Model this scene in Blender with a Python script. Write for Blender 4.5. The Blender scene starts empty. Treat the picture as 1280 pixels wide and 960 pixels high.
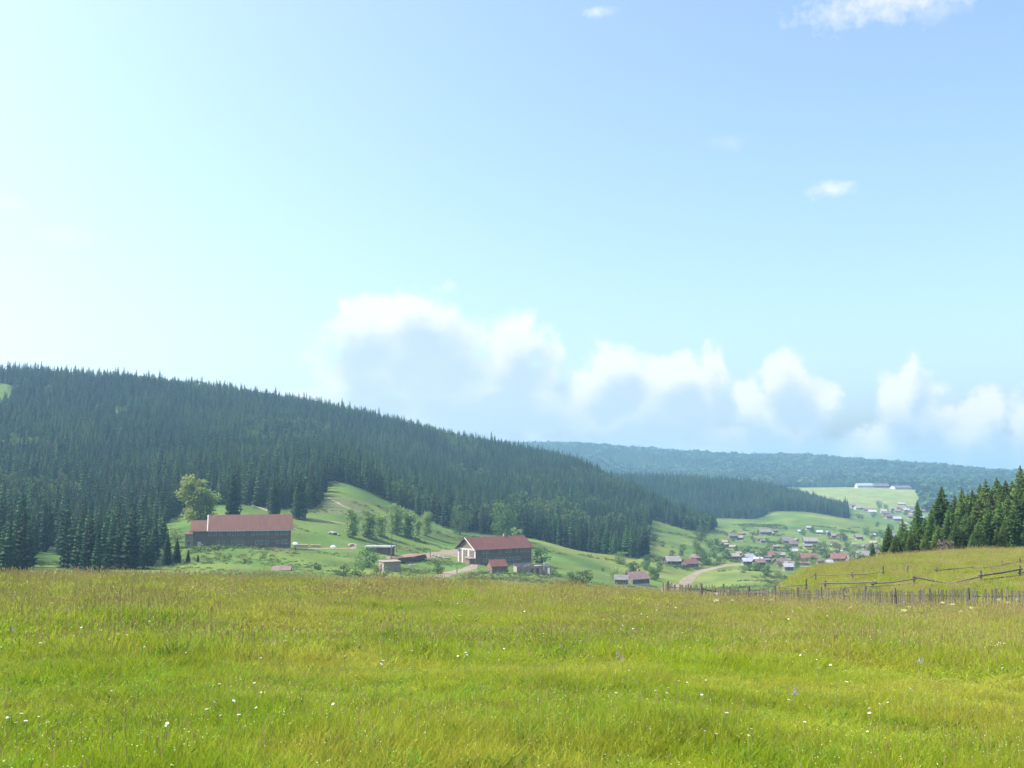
import bpy, math, random
import numpy as np
from mathutils import Vector, Matrix, noise as mnoise

R = math.radians
SC = bpy.context.scene
COL = SC.collection
rng = random.Random(7)
nrng = np.random.default_rng(11)

# ------------------------------------------------------------------ camera
F = 1256.0
PITCH = math.atan(120 / F)
cam_d = bpy.data.cameras.new("camera")
cam = bpy.data.objects.new("camera", cam_d)
COL.objects.link(cam)
cam.location = (0, 0, 0)
cam.rotation_euler = (R(90) + PITCH, 0, 0)
cam_d.sensor_width = 36
cam_d.lens = 36 * F / 1280
cam_d.clip_start = 0.1
cam_d.clip_end = 30000
SC.camera = cam
SC.render.resolution_x, SC.render.resolution_y = 1024, 768

# ------------------------------------------------------------------ light
SUN_AZ = R(-90)          # measured from +Y towards +X: the sun stands to the left
SUN_EL = R(51)
SUN_DIR = Vector((math.sin(SUN_AZ) * math.cos(SUN_EL), math.cos(SUN_AZ) * math.cos(SUN_EL), math.sin(SUN_EL)))
sun_d = bpy.data.lights.new("sun", "SUN")
sun_d.energy = 3.0
sun_d.angle = R(0.53)
sun_d.color = (1.0, 0.95, 0.86)
sun = bpy.data.objects.new("sun", sun_d)
COL.objects.link(sun)
sun.rotation_euler = SUN_DIR.to_track_quat('Z', 'Y').to_euler()
sun.location = (-300, 200, 400)

SC.view_settings.view_transform = 'Standard'
SC.view_settings.look = 'None'
SC.view_settings.gamma = 1.0
SC.view_settings.use_curve_mapping = False
SC.view_settings.exposure = 1.55
SC.render.engine = 'CYCLES'
SC.cycles.use_denoising = True
SC.cycles.max_bounces = 6
SC.cycles.diffuse_bounces = 3
SC.cycles.transmission_bounces = 4
SC.cycles.volume_bounces = 0
SC.cycles.sample_clamp_indirect = 4.0


def pix_dir(px, py):
    a, b = (px - 640) / F, (480 - py) / F
    c, s = math.cos(PITCH), math.sin(PITCH)
    return Vector((a, c - b * s, s + b * c))


def pix_tan(px, py):
    d = pix_dir(px, py)
    return d.z / math.hypot(d.x, d.y)


def pix_az(px):
    return math.atan((px - 640) / F)


# ------------------------------------------------------------------ sky
def make_world():
    w = bpy.data.worlds.new("World")
    SC.world = w
    w.use_nodes = True
    nt = w.node_tree
    N, L = nt.nodes, nt.links
    N.clear()

    def math_n(tree, op, a, b=None, c=None, clamp=False):
        n = tree.nodes.new("ShaderNodeMath")
        n.operation = op
        n.use_clamp = clamp
        for i, v in enumerate((a, b, c)):
            if v is None:
                continue
            if isinstance(v, (int, float)):
                n.inputs[i].default_value = v
            else:
                tree.links.new(v, n.inputs[i])
        return n.outputs[0]

    # cloud density as a function of (azimuth, elevation)
    g = bpy.data.node_groups.new("cloud_density", "ShaderNodeTree")
    g.interface.new_socket("p", in_out='INPUT', socket_type='NodeSocketVector')
    g.interface.new_socket("density", in_out='OUTPUT', socket_type='NodeSocketFloat')
    gi = g.nodes.new("NodeGroupInput")
    go = g.nodes.new("NodeGroupOutput")
    # px, py, rx, ry in the photograph's measure, turned into angles once
    blobs = [(455, 405, 52, 42), (528, 392, 62, 34), (500, 420, 100, 48), (560, 430, 60, 45), (642, 428, 50, 34), (690, 440, 26, 30),
             (590, 470, 150, 40), (650, 485, 110, 30), (470, 460, 80, 40), (800, 505, 130, 40), (765, 462, 44, 32), (745, 470, 30, 28), (850, 475, 55, 32),
             (890, 455, 24, 26), (830, 510, 110, 34), (985, 470, 36, 34), (1020, 490, 28, 26), (940, 500, 40, 34), (955, 515, 45, 34), (1010, 515, 40, 26),
             (960, 545, 90, 22), (1140, 468, 24, 30), (1128, 500, 40, 34), (1165, 505, 36, 34), (1150, 520, 60, 36), (1110, 545, 70, 24),
             (1245, 510, 28, 24), (1220, 535, 50, 30), (1290, 530, 40, 40), (700, 525, 210, 30), (900, 565, 380, 34), (1200, 570, 240, 34), (480, 520, 160, 36),
             
             (1500, 520, 90, 40), (1640, 490, 110, 60), (1900, 520, 140, 50), (1460, 300, 60, 24),
             (-180, 470, 120, 26), (-420, 520, 160, 40), (-700, 480, 150, 50)]
    wn = g.nodes.new("ShaderNodeTexNoise"); wn.inputs['Scale'].default_value = 22; wn.inputs['Detail'].default_value = 5; wn.inputs['Roughness'].default_value = .55
    g.links.new(gi.outputs[0], wn.inputs['Vector'])
    ws = g.nodes.new("ShaderNodeVectorMath"); ws.operation = 'SUBTRACT'
    g.links.new(wn.outputs['Color'], ws.inputs[0]); ws.inputs[1].default_value = (.5, .5, .5)
    wm = g.nodes.new("ShaderNodeVectorMath"); wm.operation = 'MULTIPLY_ADD'
    g.links.new(ws.outputs[0], wm.inputs[0]); wm.inputs[1].default_value = (.055, .055, 0); g.links.new(gi.outputs[0], wm.inputs[2])
    warped = wm.outputs[0]
    acc = None
    for (px, py, rx, ry) in blobs:
        az = pix_az(px)
        el = math.atan(pix_tan(px, py))
        s = 1.0 / F * math.cos(az) ** 2
        sub = g.nodes.new("ShaderNodeVectorMath"); sub.operation = 'SUBTRACT'
        g.links.new(warped, sub.inputs[0]); sub.inputs[1].default_value = (az, el, 0)
        mul = g.nodes.new("ShaderNodeVectorMath"); mul.operation = 'MULTIPLY'
        g.links.new(sub.outputs[0], mul.inputs[0]); mul.inputs[1].default_value = (1 / (rx * s), 1 / (ry / F), 0)
        ln = g.nodes.new("ShaderNodeVectorMath"); ln.operation = 'LENGTH'
        g.links.new(mul.outputs[0], ln.inputs[0])
        v = math_n(g, 'SUBTRACT', 1.0, ln.outputs['Value'])
        acc = v if acc is None else math_n(g, 'SMOOTH_MAX', acc, v, 0.25)
    def noise(tree, vec, scale, detail, rough, off):
        m = tree.nodes.new("ShaderNodeVectorMath"); m.operation = 'ADD'
        tree.links.new(vec, m.inputs[0]); m.inputs[1].default_value = off
        n = tree.nodes.new("ShaderNodeTexNoise")
        n.inputs['Scale'].default_value = scale
        n.inputs['Detail'].default_value = detail
        n.inputs['Roughness'].default_value = rough
        tree.links.new(m.outputs[0], n.inputs['Vector'])
        return n.outputs['Fac']
    n1 = noise(g, gi.outputs[0], 34.0, 8, 0.6, (3.1, 1.7, 0.4))
    nn = math_n(g, 'MULTIPLY', math_n(g, 'SUBTRACT', n1, 0.47), 1.7)
    den = math_n(g, 'ADD', acc, nn)
    g.links.new(den, go.inputs[0])
    n0 = noise(g, gi.outputs[0], 20.0, 2, 0.4, (7.1, 2.7, 0.4))
    g.interface.new_socket("soft", in_out='OUTPUT', socket_type='NodeSocketFloat')
    g.links.new(math_n(g, 'ADD', acc, math_n(g, 'MULTIPLY', math_n(g, 'SUBTRACT', n0, 0.5), 1.5)), go.inputs[1])

    tc = N.new("ShaderNodeTexCoord")
    sep = N.new("ShaderNodeSeparateXYZ")
    L.new(tc.outputs['Generated'], sep.inputs[0])
    az = math_n(nt, 'ARCTAN2', sep.outputs[0], sep.outputs[1])
    el = math_n(nt, 'ARCSINE', sep.outputs[2])
    cmb = N.new("ShaderNodeCombineXYZ")
    L.new(az, cmb.inputs[0]); L.new(el, cmb.inputs[1])
    g1 = N.new("ShaderNodeGroup"); g1.node_tree = g
    L.new(cmb.outputs[0], g1.inputs[0])
    off = N.new("ShaderNodeVectorMath"); off.operation = 'ADD'
    L.new(cmb.outputs[0], off.inputs[0]); off.inputs[1].default_value = (-0.008, 0.033, 0)
    g2 = N.new("ShaderNodeGroup"); g2.node_tree = g
    L.new(off.outputs[0], g2.inputs[0])

    def ramp(v, a, b):
        m = N.new("ShaderNodeMapRange"); m.interpolation_type = 'SMOOTHSTEP'
        L.new(v, m.inputs['Value'])
        m.inputs['From Min'].default_value = a; m.inputs['From Max'].default_value = b
        return m.outputs['Result']
    wisps = None
    for (px, py, rx, ry, st) in ((1048, 236, 40, 13, .8), (1130, -6, 150, 38, .85), (752, 14, 26, 9, .7), (-2, 252, 22, 14, .6), (70, 295, 60, 18, .25), (918, 178, 40, 12, .22), (1190, 8, 60, 18, .4)):
        a_, e_ = pix_az(px), math.atan(pix_tan(px, py)); s_ = math.cos(a_) ** 2 / F
        sb = N.new("ShaderNodeVectorMath"); sb.operation = 'SUBTRACT'
        L.new(cmb.outputs[0], sb.inputs[0]); sb.inputs[1].default_value = (a_, e_, 0)
        mu = N.new("ShaderNodeVectorMath"); mu.operation = 'MULTIPLY'
        L.new(sb.outputs[0], mu.inputs[0]); mu.inputs[1].default_value = (1 / (rx * s_), F / ry, 0)
        le = N.new("ShaderNodeVectorMath"); le.operation = 'LENGTH'; L.new(mu.outputs[0], le.inputs[0])
        wv = math_n(nt, 'SUBTRACT', 1.0, le.outputs['Value'])
        n2 = noise(nt, cmb.outputs[0], 60.0, 6, 0.65, (9.0, 4.0, 1.0))
        wv = math_n(nt, 'ADD', wv, math_n(nt, 'MULTIPLY', math_n(nt, 'SUBTRACT', n2, 0.55), 2.2))
        wv = math_n(nt, 'MULTIPLY', math_n(nt, 'MULTIPLY', wv, st, clamp=True), 1.0)
        wisps = wv if wisps is None else math_n(nt, 'MAXIMUM', wisps, wv)
    alpha = math_n(nt, 'MAXIMUM', ramp(g1.outputs[0], -0.1, 0.55), wisps)
    mixd = math_n(nt, 'ADD', math_n(nt, 'MULTIPLY', g2.outputs[1], 0.8), math_n(nt, 'MULTIPLY', g2.outputs[0], 0.2))
    shade = ramp(mixd, -0.45, 0.75)
    colr = N.new("ShaderNodeMix"); colr.data_type = 'RGBA'
    L.new(shade, colr.inputs[0])
    colr.inputs[6].default_value = (3.25, 3.2, 3.15, 1)      # sunlit cloud
    colr.inputs[7].default_value = (1.85, 2.25, 2.6, 1)      # cloud in its own shade

    sky = N.new("ShaderNodeTexSky")
    sky.sky_type = 'NISHITA'
    sky.sun_disc = False
    sky.sun_elevation = SUN_EL
    sky.sun_rotation = SUN_AZ % (2 * math.pi)
    sky.altitude = 200
    sky.air_density = 1.0
    sky.dust_density = 4.0
    sky.ozone_density = 3.8
    mix = N.new("ShaderNodeMix"); mix.data_type = 'RGBA'
    L.new(math_n(nt, 'MULTIPLY', alpha, 0.85), mix.inputs[0])
    L.new(sky.outputs[0], mix.inputs[6])
    L.new(colr.outputs[2], mix.inputs[7])
    bg = N.new("ShaderNodeBackground")
    bg.inputs['Strength'].default_value = 0.118
    L.new(mix.outputs[2], bg.inputs['Color'])
    out = N.new("ShaderNodeOutputWorld")
    L.new(bg.outputs[0], out.inputs['Surface'])


make_world()

# ------------------------------------------------------------------ terrain height
COLS = {   # photograph column -> (distance, height in the photograph) of the ground along that bearing
    -700: [(72, 723), (110, 745), (180, 735), (260, 712), (350, 672), (450, 640), (600, 590), (800, 520), (950, 480), (1150, 500), (1800, 570), (3200, 565), (5000, 590)],
    -300: [(72, 723), (110, 745), (180, 735), (250, 715), (300, 698), (400, 656), (550, 596), (750, 516), (900, 470), (1100, 500), (1800, 580), (3200, 570), (5000, 590)],
    0: [(72, 725), (110, 745), (180, 735), (250, 716), (300, 701), (400, 664), (550, 603), (750, 522), (900, 473), (1100, 500), (1800, 590), (3200, 570), (5000, 590)],
    150: [(72, 727), (110, 747), (180, 737), (250, 716), (300, 702), (400, 668), (550, 608), (750, 533), (920, 482), (1100, 505), (1800, 590), (3200, 570), (5000, 590)],
    250: [(72, 729), (110, 748), (180, 738), (250, 717), (300, 701), (330, 687), (348, 684), (400, 658), (450, 637), (550, 602), (750, 541), (930, 492), (1100, 515), (1800, 590), (3200, 570), (5000, 590)],
    330: [(72, 731), (110, 750), (180, 740), (250, 721), (300, 703), (330, 687), (352, 684), (400, 658), (450, 636), (480, 626), (600, 588), (800, 535), (950, 504), (1150, 527), (1800, 590), (3200, 570), (5000, 590)],
    420: [(72, 733), (110, 752), (180, 742), (250, 724), (300, 707), (340, 691), (380, 678), (430, 650), (480, 624), (520, 607), (620, 587), (800, 552), (980, 519), (1150, 540), (1800, 590), (3200, 566), (5000, 590)],
    500: [(72, 735), (110, 754), (180, 744), (250, 728), (300, 716), (350, 702), (400, 686), (450, 665), (500, 645), (530, 637), (650, 607), (820, 572), (1000, 536), (1150, 555), (1800, 600), (3200, 562), (5000, 590)],
    580: [(72, 737), (110, 755), (180, 746), (260, 731), (320, 719), (370, 707), (400, 701), (440, 690), (490, 675), (520, 668), (650, 630), (850, 592), (1020, 555), (1180, 575), (1800, 600), (3200, 560), (5000, 590)],
    660: [(74, 738), (110, 757), (180, 748), (260, 736), (330, 722), (380, 709), (415, 702), (450, 692), (490, 682), (520, 674), (650, 642), (850, 603), (1040, 570), (1200, 592), (1800, 602), (3200, 559), (5000, 590)],
    730: [(76, 742), (110, 759), (200, 752), (300, 738), (400, 717), (480, 699), (520, 691), (650, 657), (850, 615), (1000, 588), (1150, 602), (1250, 610), (1400, 600), (1800, 606), (3200, 561), (5000, 590)],
    800: [(80, 746), (120, 763), (200, 757), (300, 745), (400, 730), (480, 709), (520, 698), (600, 681), (700, 664), (800, 645), (900, 621), (1000, 637), (1150, 634), (1350, 603), (1500, 616), (1800, 612), (2200, 606), (3200, 566), (5000, 592)],
    870: [(82, 750), (120, 765), (200, 759), (300, 750), (400, 739), (480, 723), (560, 703), (650, 686), (750, 672), (800, 665), (850, 659), (950, 654), (1080, 650), (1150, 648), (1350, 606), (1500, 617), (1800, 614), (2200, 606), (3200, 572), (5000, 592)],
    940: [(80, 754), (110, 757), (160, 762), (250, 756), (350, 743), (450, 725), (550, 708), (700, 691), (850, 674), (1000, 661), (1150, 649), (1350, 612), (1500, 620), (1800, 618), (2200, 607), (3200, 575), (5000, 592)],
    1000: [(72, 759), (90, 749), (120, 724), (145, 713), (185, 738), (300, 748), (450, 727), (600, 707), (800, 686), (1000, 662), (1150, 645), (1300, 630), (1380, 624), (1500, 628), (1700, 625), (2050, 610), (2300, 610), (3200, 577), (5000, 594)],
    1060: [(66, 762), (85, 747), (115, 719), (145, 705), (185, 728), (300, 742), (450, 723), (600, 706), (800, 686), (1000, 666), (1200, 649), (1400, 641), (1600, 633), (2050, 611), (2300, 609), (3200, 580), (5000, 596)],
    1150: [(60, 767), (80, 750), (110, 714), (145, 694), (190, 712), (300, 737), (450, 723), (600, 706), (800, 689), (1000, 671), (1200, 656), (1400, 644), (1600, 638), (2050, 613), (2300, 611), (3200, 586), (5000, 598)],
    1280: [(57, 771), (80, 744), (110, 708), (150, 690), (195, 702), (300, 725), (450, 718), (600, 704), (800, 690), (1000, 674), (1200, 660), (1600, 640), (2050, 620), (3200, 597), (5000, 600)],
    1500: [(57, 776), (80, 744), (110, 703), (150, 684), (195, 692), (300, 712), (450, 708), (800, 690), (1200, 665), (1600, 645), (2050, 622), (3200, 600), (5000, 600)],
    1900: [(57, 782), (80, 751), (110, 710), (150, 690), (195, 692), (300, 705), (450, 700), (800, 685), (1200, 660), (1600, 640), (2050, 620), (3200, 600), (5000, 600)],
}


def plane_z(x, y):
    return -1.6 - 0.0905 * y - 0.030 * x


def pchip(xs, ys, xq):
    xs, ys = np.asarray(xs, float), np.asarray(ys, float)
    h = np.diff(xs); d = np.diff(ys) / h
    m = np.zeros(len(xs))
    m[0], m[-1] = d[0], d[-1]
    for i in range(1, len(xs) - 1):
        if d[i - 1] * d[i] > 0:
            w1, w2 = 2 * h[i] + h[i - 1], h[i] + 2 * h[i - 1]
            m[i] = (w1 + w2) / (w1 / d[i - 1] + w2 / d[i])
    k = np.clip(np.searchsorted(xs, xq) - 1, 0, len(xs) - 2)
    t = (xq - xs[k]) / h[k]
    t = np.clip(t, 0, 1)
    return ((2 * t ** 3 - 3 * t ** 2 + 1) * ys[k] + (t ** 3 - 2 * t ** 2 + t) * h[k] * m[k]
            + (-2 * t ** 3 + 3 * t ** 2) * ys[k + 1] + (t ** 3 - t ** 2) * h[k] * m[k + 1])


NR = 350
RAD = np.exp(np.linspace(math.log(1.0), math.log(5000.0), NR))
TH = np.concatenate([np.radians(np.arange(-180, -50, 4.0)), np.radians(np.arange(-50, 50.01, 0.2)), np.radians(np.arange(54, 180.01, 4.0))])
NT = len(TH)


def build_heights():
    near_r = [0.5, 4, 8, 16, 26, 36, 46]
    th_c, prof = [], []
    def back(thd):
        th = R(thd)
        rs = near_r + [70, 110, 180, 300, 600, 1000, 2000, 3000, 5000]
        zs = [plane_z(r * math.sin(th), r * math.cos(th)) for r in near_r]
        z46 = zs[-1]
        for r in rs[len(near_r):]:
            zs.append(z46 + (plane_z(r * math.sin(th), r * math.cos(th)) - z46) * min(1, 60 / r) + (4 if abs(thd) > 100 else -6) * min(1, (r - 46) / 200))
        th_c.append(th); prof.append(pchip(rs, zs, RAD))
    for t in (-180, -150, -120, -95, -75):
        back(t)
    for px in sorted(COLS):
        th = pix_az(px)
        rs, zs = list(near_r), [plane_z(r * math.sin(th), r * math.cos(th)) for r in near_r]
        for (r, py) in COLS[px]:
            rs.append(r); zs.append(r * pix_tan(px, py))
        th_c.append(th); prof.append(pchip(rs, zs, RAD))
    for t in (75, 95, 120, 150, 180):
        back(t)
    th_c = np.array(th_c); prof = np.array(prof)
    H = np.zeros((NT, NR))
    for j in range(NR):
        H[:, j] = pchip(th_c, prof[:, j], TH)
    k = np.array([1, 2, 3, 4, 3, 2, 1], float); k /= k.sum()
    P = np.pad(H, ((3, 3), (0, 0)), mode='edge')
    H = sum(k[i] * P[i:i + NT, :] for i in range(7))
    return H


H = build_heights()
XG = np.sin(TH)[:, None] * RAD[None, :]
YG = np.cos(TH)[:, None] * RAD[None, :]


def vnoise(x, y, s, seed=0):
    """value noise on a lattice of spacing s, arrays in, -1..1 out"""
    x = np.asarray(x, float) / s + 131.7 * seed; y = np.asarray(y, float) / s - 57.3 * seed
    xi, yi = np.floor(x).astype(np.int64), np.floor(y).astype(np.int64)
    fx, fy = x - xi, y - yi
    fx, fy = fx * fx * (3 - 2 * fx), fy * fy * (3 - 2 * fy)
    def h(a, b):
        n = (a * 374761393 + b * 668265263 + seed * 1442695) & 0x7fffffff
        n = ((n ^ (n >> 13)) * 1274126177) & 0x7fffffff
        return ((n ^ (n >> 16)) & 0xffff) / 32767.5 - 1
    a = h(xi, yi) * (1 - fx) + h(xi + 1, yi) * fx
    b = h(xi, yi + 1) * (1 - fx) + h(xi + 1, yi + 1) * fx
    return a * (1 - fy) + b * fy


def relief(x, y, r):
    w = np.clip((r - 3) / 10, 0, 1)
    z = w * (0.05 * vnoise(x, y, 2.3, 1) + 0.10 * vnoise(x, y, 7.5, 2))
    w2 = np.clip((r - 40) / 300, 0, 1)
    z = z + w2 * (0.35 * vnoise(x, y, 24, 3) + 0.8 * vnoise(x, y, 70, 4))
    w3 = np.clip((r - 900) / 2000, 0, 1)
    return z + w3 * (5 * vnoise(x, y, 260, 5) + 3.0 * vnoise(x, y, 110, 6))


H = H + relief(XG, YG, np.broadcast_to(RAD, XG.shape))
LOGR = np.log(RAD)


def hgt(x, y):
    """ground height at arrays or floats x, y: bilinear on the ground sheet's own grid"""
    x, y = np.asarray(x, float), np.asarray(y, float)
    r = np.clip(np.hypot(x, y), RAD[0], RAD[-1] * 0.9999)
    th = np.arctan2(x, y)
    j = np.clip(np.searchsorted(RAD, r) - 1, 0, NR - 2)
    fr = (r - RAD[j]) / (RAD[j + 1] - RAD[j])
    i = np.clip(np.searchsorted(TH, th) - 1, 0, NT - 2)
    ft = (th - TH[i]) / (TH[i + 1] - TH[i])
    return (H[i, j] * (1 - ft) * (1 - fr) + H[i + 1, j] * ft * (1 - fr) + H[i, j + 1] * (1 - ft) * fr + H[i + 1, j + 1] * ft * fr)


def hz(x, y):
    return float(hgt(x, y))


def hit(px, py, rmin=0, rmax=4900):
    """the ground point seen at a place in the photograph, beyond rmin metres"""
    t = pix_tan(px, py); th = pix_az(px)
    rr = np.exp(np.linspace(math.log(max(rmin, 2)), math.log(rmax), 2500))
    g = hgt(rr * math.sin(th), rr * math.cos(th))
    below = np.nonzero(g > rr * t)[0]
    k = below[0] if len(below) else int(np.argmin(np.abs(g / rr - t)))
    r = rr[k]
    x, y = r * math.sin(th), r * math.cos(th)
    return Vector((x, y, hz(x, y)))


def at_depth(px, Y):
    x = (px - 640) / F * Y
    return Vector((x, Y, hz(x, Y)))


def top_height(p, py):
    """height of something standing at p whose top is seen at row py"""
    px = 640 + F * p.x / p.y
    return math.hypot(p.x, p.y) * pix_tan(px, py) - p.z


# ------------------------------------------------------------------ land cover
FP = [-700, -400, -100, 0, 60, 120, 200, 224, 236, 262, 300, 340, 380, 398, 412, 430, 470, 520, 560, 600, 660, 720, 760, 795, 806, 812, 840, 880, 892, 900]
FR = [240, 240, 245, 255, 268, 255, 262, 275, 460, 462, 470, 455, 445, 445, 535, 535, 545, 540, 528, 522, 522, 522, 520, 515, 540, 800, 790, 795, 900, 2000]


def forest_masks(x, y):
    r = np.hypot(x, y)
    px = 640 + F * np.tan(np.clip(np.arctan2(x, y), -1.3, 1.3))
    lo = np.interp(px, FP, FR) + 8 * vnoise(x, y, 30, 8)
    hi = np.interp(px, [-700, 0, 400, 700, 800, 895], [1150, 1100, 1180, 1230, 1040, 980])
    left = (r > lo) & (r < hi) & (y > 0) & (px < 900)
    for (cx, cr, wx, wr) in ((66, 300, 22, 26), (228, 380, 20, 60), (-6, 815, 22, 36), (150, 790, 14, 17), (46, 525, 9, 40), (10, 330, 14, 18), (170, 330, 12, 22)):
        left &= ~(((px - cx) / wx) ** 2 + ((r - cr) / wr) ** 2 < 1)
    mid = (px > 715) & (px < 1057) & (r > 1150 + 18 * vnoise(x, y, 60, 9) + np.interp(px, [900, 940, 960, 1057], [0, 0, 45, 60])) & (r < 1520) & (y > 0)
    right = (px > 1150) & (px < 1700) & (r > 1480) & (r < 2300) & (y > 0)
    far = (px > 560) & (px < 1750) & (r > 2190) & (r < 3500) & (y > 0)
    return left, mid, right, far


def mesh_obj(name, verts, faces, mat=None, parent=None, smooth=False, loc=None, link=True):
    me = bpy.data.meshes.new(name)
    me.from_pydata([tuple(v) for v in verts], [], [tuple(f) for f in faces])
    if mat:
        me.materials.append(mat)
    if smooth:
        me.polygons.foreach_set("use_smooth", [True] * len(me.polygons))
    o = bpy.data.objects.new(name, me)
    if link:
        COL.objects.link(o)
    if parent:
        o.parent = parent
    if loc is not None:
        o.location = loc
    return o


def tag(o, label=None, cat=None, group=None, kind=None):
    if label: o['label'] = label
    if cat: o['category'] = cat
    if group: o['group'] = group
    if kind: o['kind'] = kind
    return o


def empty(name, loc, rz=0, label=None, cat=None, group=None):
    o = bpy.data.objects.new(name, None)
    o.empty_display_size = 0.3
    COL.objects.link(o)
    o.location = loc
    o.rotation_euler = (0, 0, rz)
    return tag(o, label, cat, group)


# ------------------------------------------------------------------ materials
def new_mat(name):
    m = bpy.data.materials.new(name)
    m.use_nodes = True
    nt = m.node_tree
    b = nt.nodes["Principled BSDF"]
    b.inputs['Roughness'].default_value = 0.85
    b.inputs['Specular IOR Level'].default_value = 0.2
    return m, nt, b


def surf(name, c1, c2, scale=3.0, rough=0.85, stretch=(1, 1, 1), bump=0.0, spec=0.2, vary=0.0, metal=0.0):
    """two-colour weathered surface: a noise blends c1 and c2, with optional per-object variation"""
    m, nt, b = new_mat(name)
    N, L = nt.nodes, nt.links
    tc = N.new("ShaderNodeTexCoord")
    mp = N.new("ShaderNodeMapping"); mp.inputs['Scale'].default_value = stretch
    L.new(tc.outputs['Object'], mp.inputs[0])
    nz = N.new("ShaderNodeTexNoise"); nz.inputs['Scale'].default_value = scale; nz.inputs['Detail'].default_value = 6
    nz.inputs['Roughness'].default_value = 0.65
    L.new(mp.outputs[0], nz.inputs['Vector'])
    mr = N.new("ShaderNodeMapRange"); mr.inputs['From Min'].default_value = 0.32; mr.inputs['From Max'].default_value = 0.68
    L.new(nz.outputs['Fac'], mr.inputs['Value'])
    mx = N.new("ShaderNodeMix"); mx.data_type = 'RGBA'
    mx.inputs[6].default_value = (*c1, 1); mx.inputs[7].default_value = (*c2, 1)
    L.new(mr.outputs[0], mx.inputs[0])
    out = mx.outputs[2]
    if vary:
        oi = N.new("ShaderNodeObjectInfo")
        v = N.new("ShaderNodeMapRange"); v.inputs['To Min'].default_value = 1 - vary; v.inputs['To Max'].default_value = 1 + vary
        L.new(oi.outputs['Random'], v.inputs['Value'])
        hs = N.new("ShaderNodeHueSaturation"); L.new(out, hs.inputs['Color']); L.new(v.outputs[0], hs.inputs['Value'])
        out = hs.outputs[0]
    L.new(out, b.inputs['Base Color'])
    b.inputs['Roughness'].default_value = rough
    b.inputs['Specular IOR Level'].default_value = spec
    b.inputs['Metallic'].default_value = metal
    if bump:
        bp = N.new("ShaderNodeBump"); bp.inputs['Strength'].default_value = bump; bp.inputs['Distance'].default_value = 0.05
        L.new(nz.outputs['Fac'], bp.inputs['Height']); L.new(bp.outputs[0], b.inputs['Normal'])
    return m


def foliage(name, c1, c2, scale, trans=0.3, vary=0.25, hue=0.02, patch=None):
    """leaf material: noise clumps of two greens, random per tree, partly translucent"""
    m, nt, b = new_mat(name)
    N, L = nt.nodes, nt.links
    tc = N.new("ShaderNodeTexCoord")
    nz = N.new("ShaderNodeTexNoise"); nz.inputs['Scale'].default_value = scale; nz.inputs['Detail'].default_value = 3
    L.new(tc.outputs['Object'], nz.inputs['Vector'])
    mr = N.new("ShaderNodeMapRange"); mr.inputs['From Min'].default_value = 0.35; mr.inputs['From Max'].default_value = 0.65
    L.new(nz.outputs['Fac'], mr.inputs['Value'])
    mx = N.new("ShaderNodeMix"); mx.data_type = 'RGBA'
    mx.inputs[6].default_value = (*c1, 1); mx.inputs[7].default_value = (*c2, 1)
    L.new(mr.outputs[0], mx.inputs[0])
    out = mx.outputs[2]
    if patch:
        geo = N.new("ShaderNodeNewGeometry")
        pz = N.new("ShaderNodeTexNoise"); pz.inputs['Scale'].default_value = patch[0]; pz.inputs['Detail'].default_value = 4
        L.new(geo.outputs['Position'], pz.inputs['Vector'])
        pr = N.new("ShaderNodeMapRange"); pr.inputs['From Min'].default_value = 0.42; pr.inputs['From Max'].default_value = 0.62
        L.new(pz.outputs['Fac'], pr.inputs['Value'])
        px_ = N.new("ShaderNodeMix"); px_.data_type = 'RGBA'
        L.new(pr.outputs[0], px_.inputs[0]); L.new(out, px_.inputs[6]); px_.inputs[7].default_value = (*patch[1], 1)
        out = px_.outputs[2]
    oi = N.new("ShaderNodeObjectInfo")
    v = N.new("ShaderNodeMapRange"); v.inputs['To Min'].default_value = 1 - vary; v.inputs['To Max'].default_value = 1 + vary
    L.new(oi.outputs['Random'], v.inputs['Value'])
    w = N.new("ShaderNodeMath"); w.operation = 'MULTIPLY'; w.inputs[1].default_value = 7.13
    L.new(oi.outputs['Random'], w.inputs[0])
    fr = N.new("ShaderNodeMath"); fr.operation = 'FRACT'; L.new(w.outputs[0], fr.inputs[0])
    h = N.new("ShaderNodeMapRange"); h.inputs['To Min'].default_value = 0.5 - hue; h.inputs['To Max'].default_value = 0.5 + hue
    L.new(fr.outputs[0], h.inputs['Value'])
    hs = N.new("ShaderNodeHueSaturation"); L.new(out, hs.inputs['Color']); L.new(v.outputs[0], hs.inputs['Value']); L.new(h.outputs[0], hs.inputs['Hue'])
    out = hs.outputs[0]
    L.new(out, b.inputs['Base Color'])
    tr = N.new("ShaderNodeBsdfTranslucent"); L.new(out, tr.inputs['Color'])
    ms = N.new("ShaderNodeMixShader"); ms.inputs[0].default_value = trans
    L.new(b.outputs[0], ms.inputs[1]); L.new(tr.outputs[0], ms.inputs[2])
    L.new(ms.outputs[0], N["Material Output"].inputs['Surface'])
    b.inputs['Roughness'].default_value = 0.75
    b.inputs['Specular IOR Level'].default_value = 0.15
    return m


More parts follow.
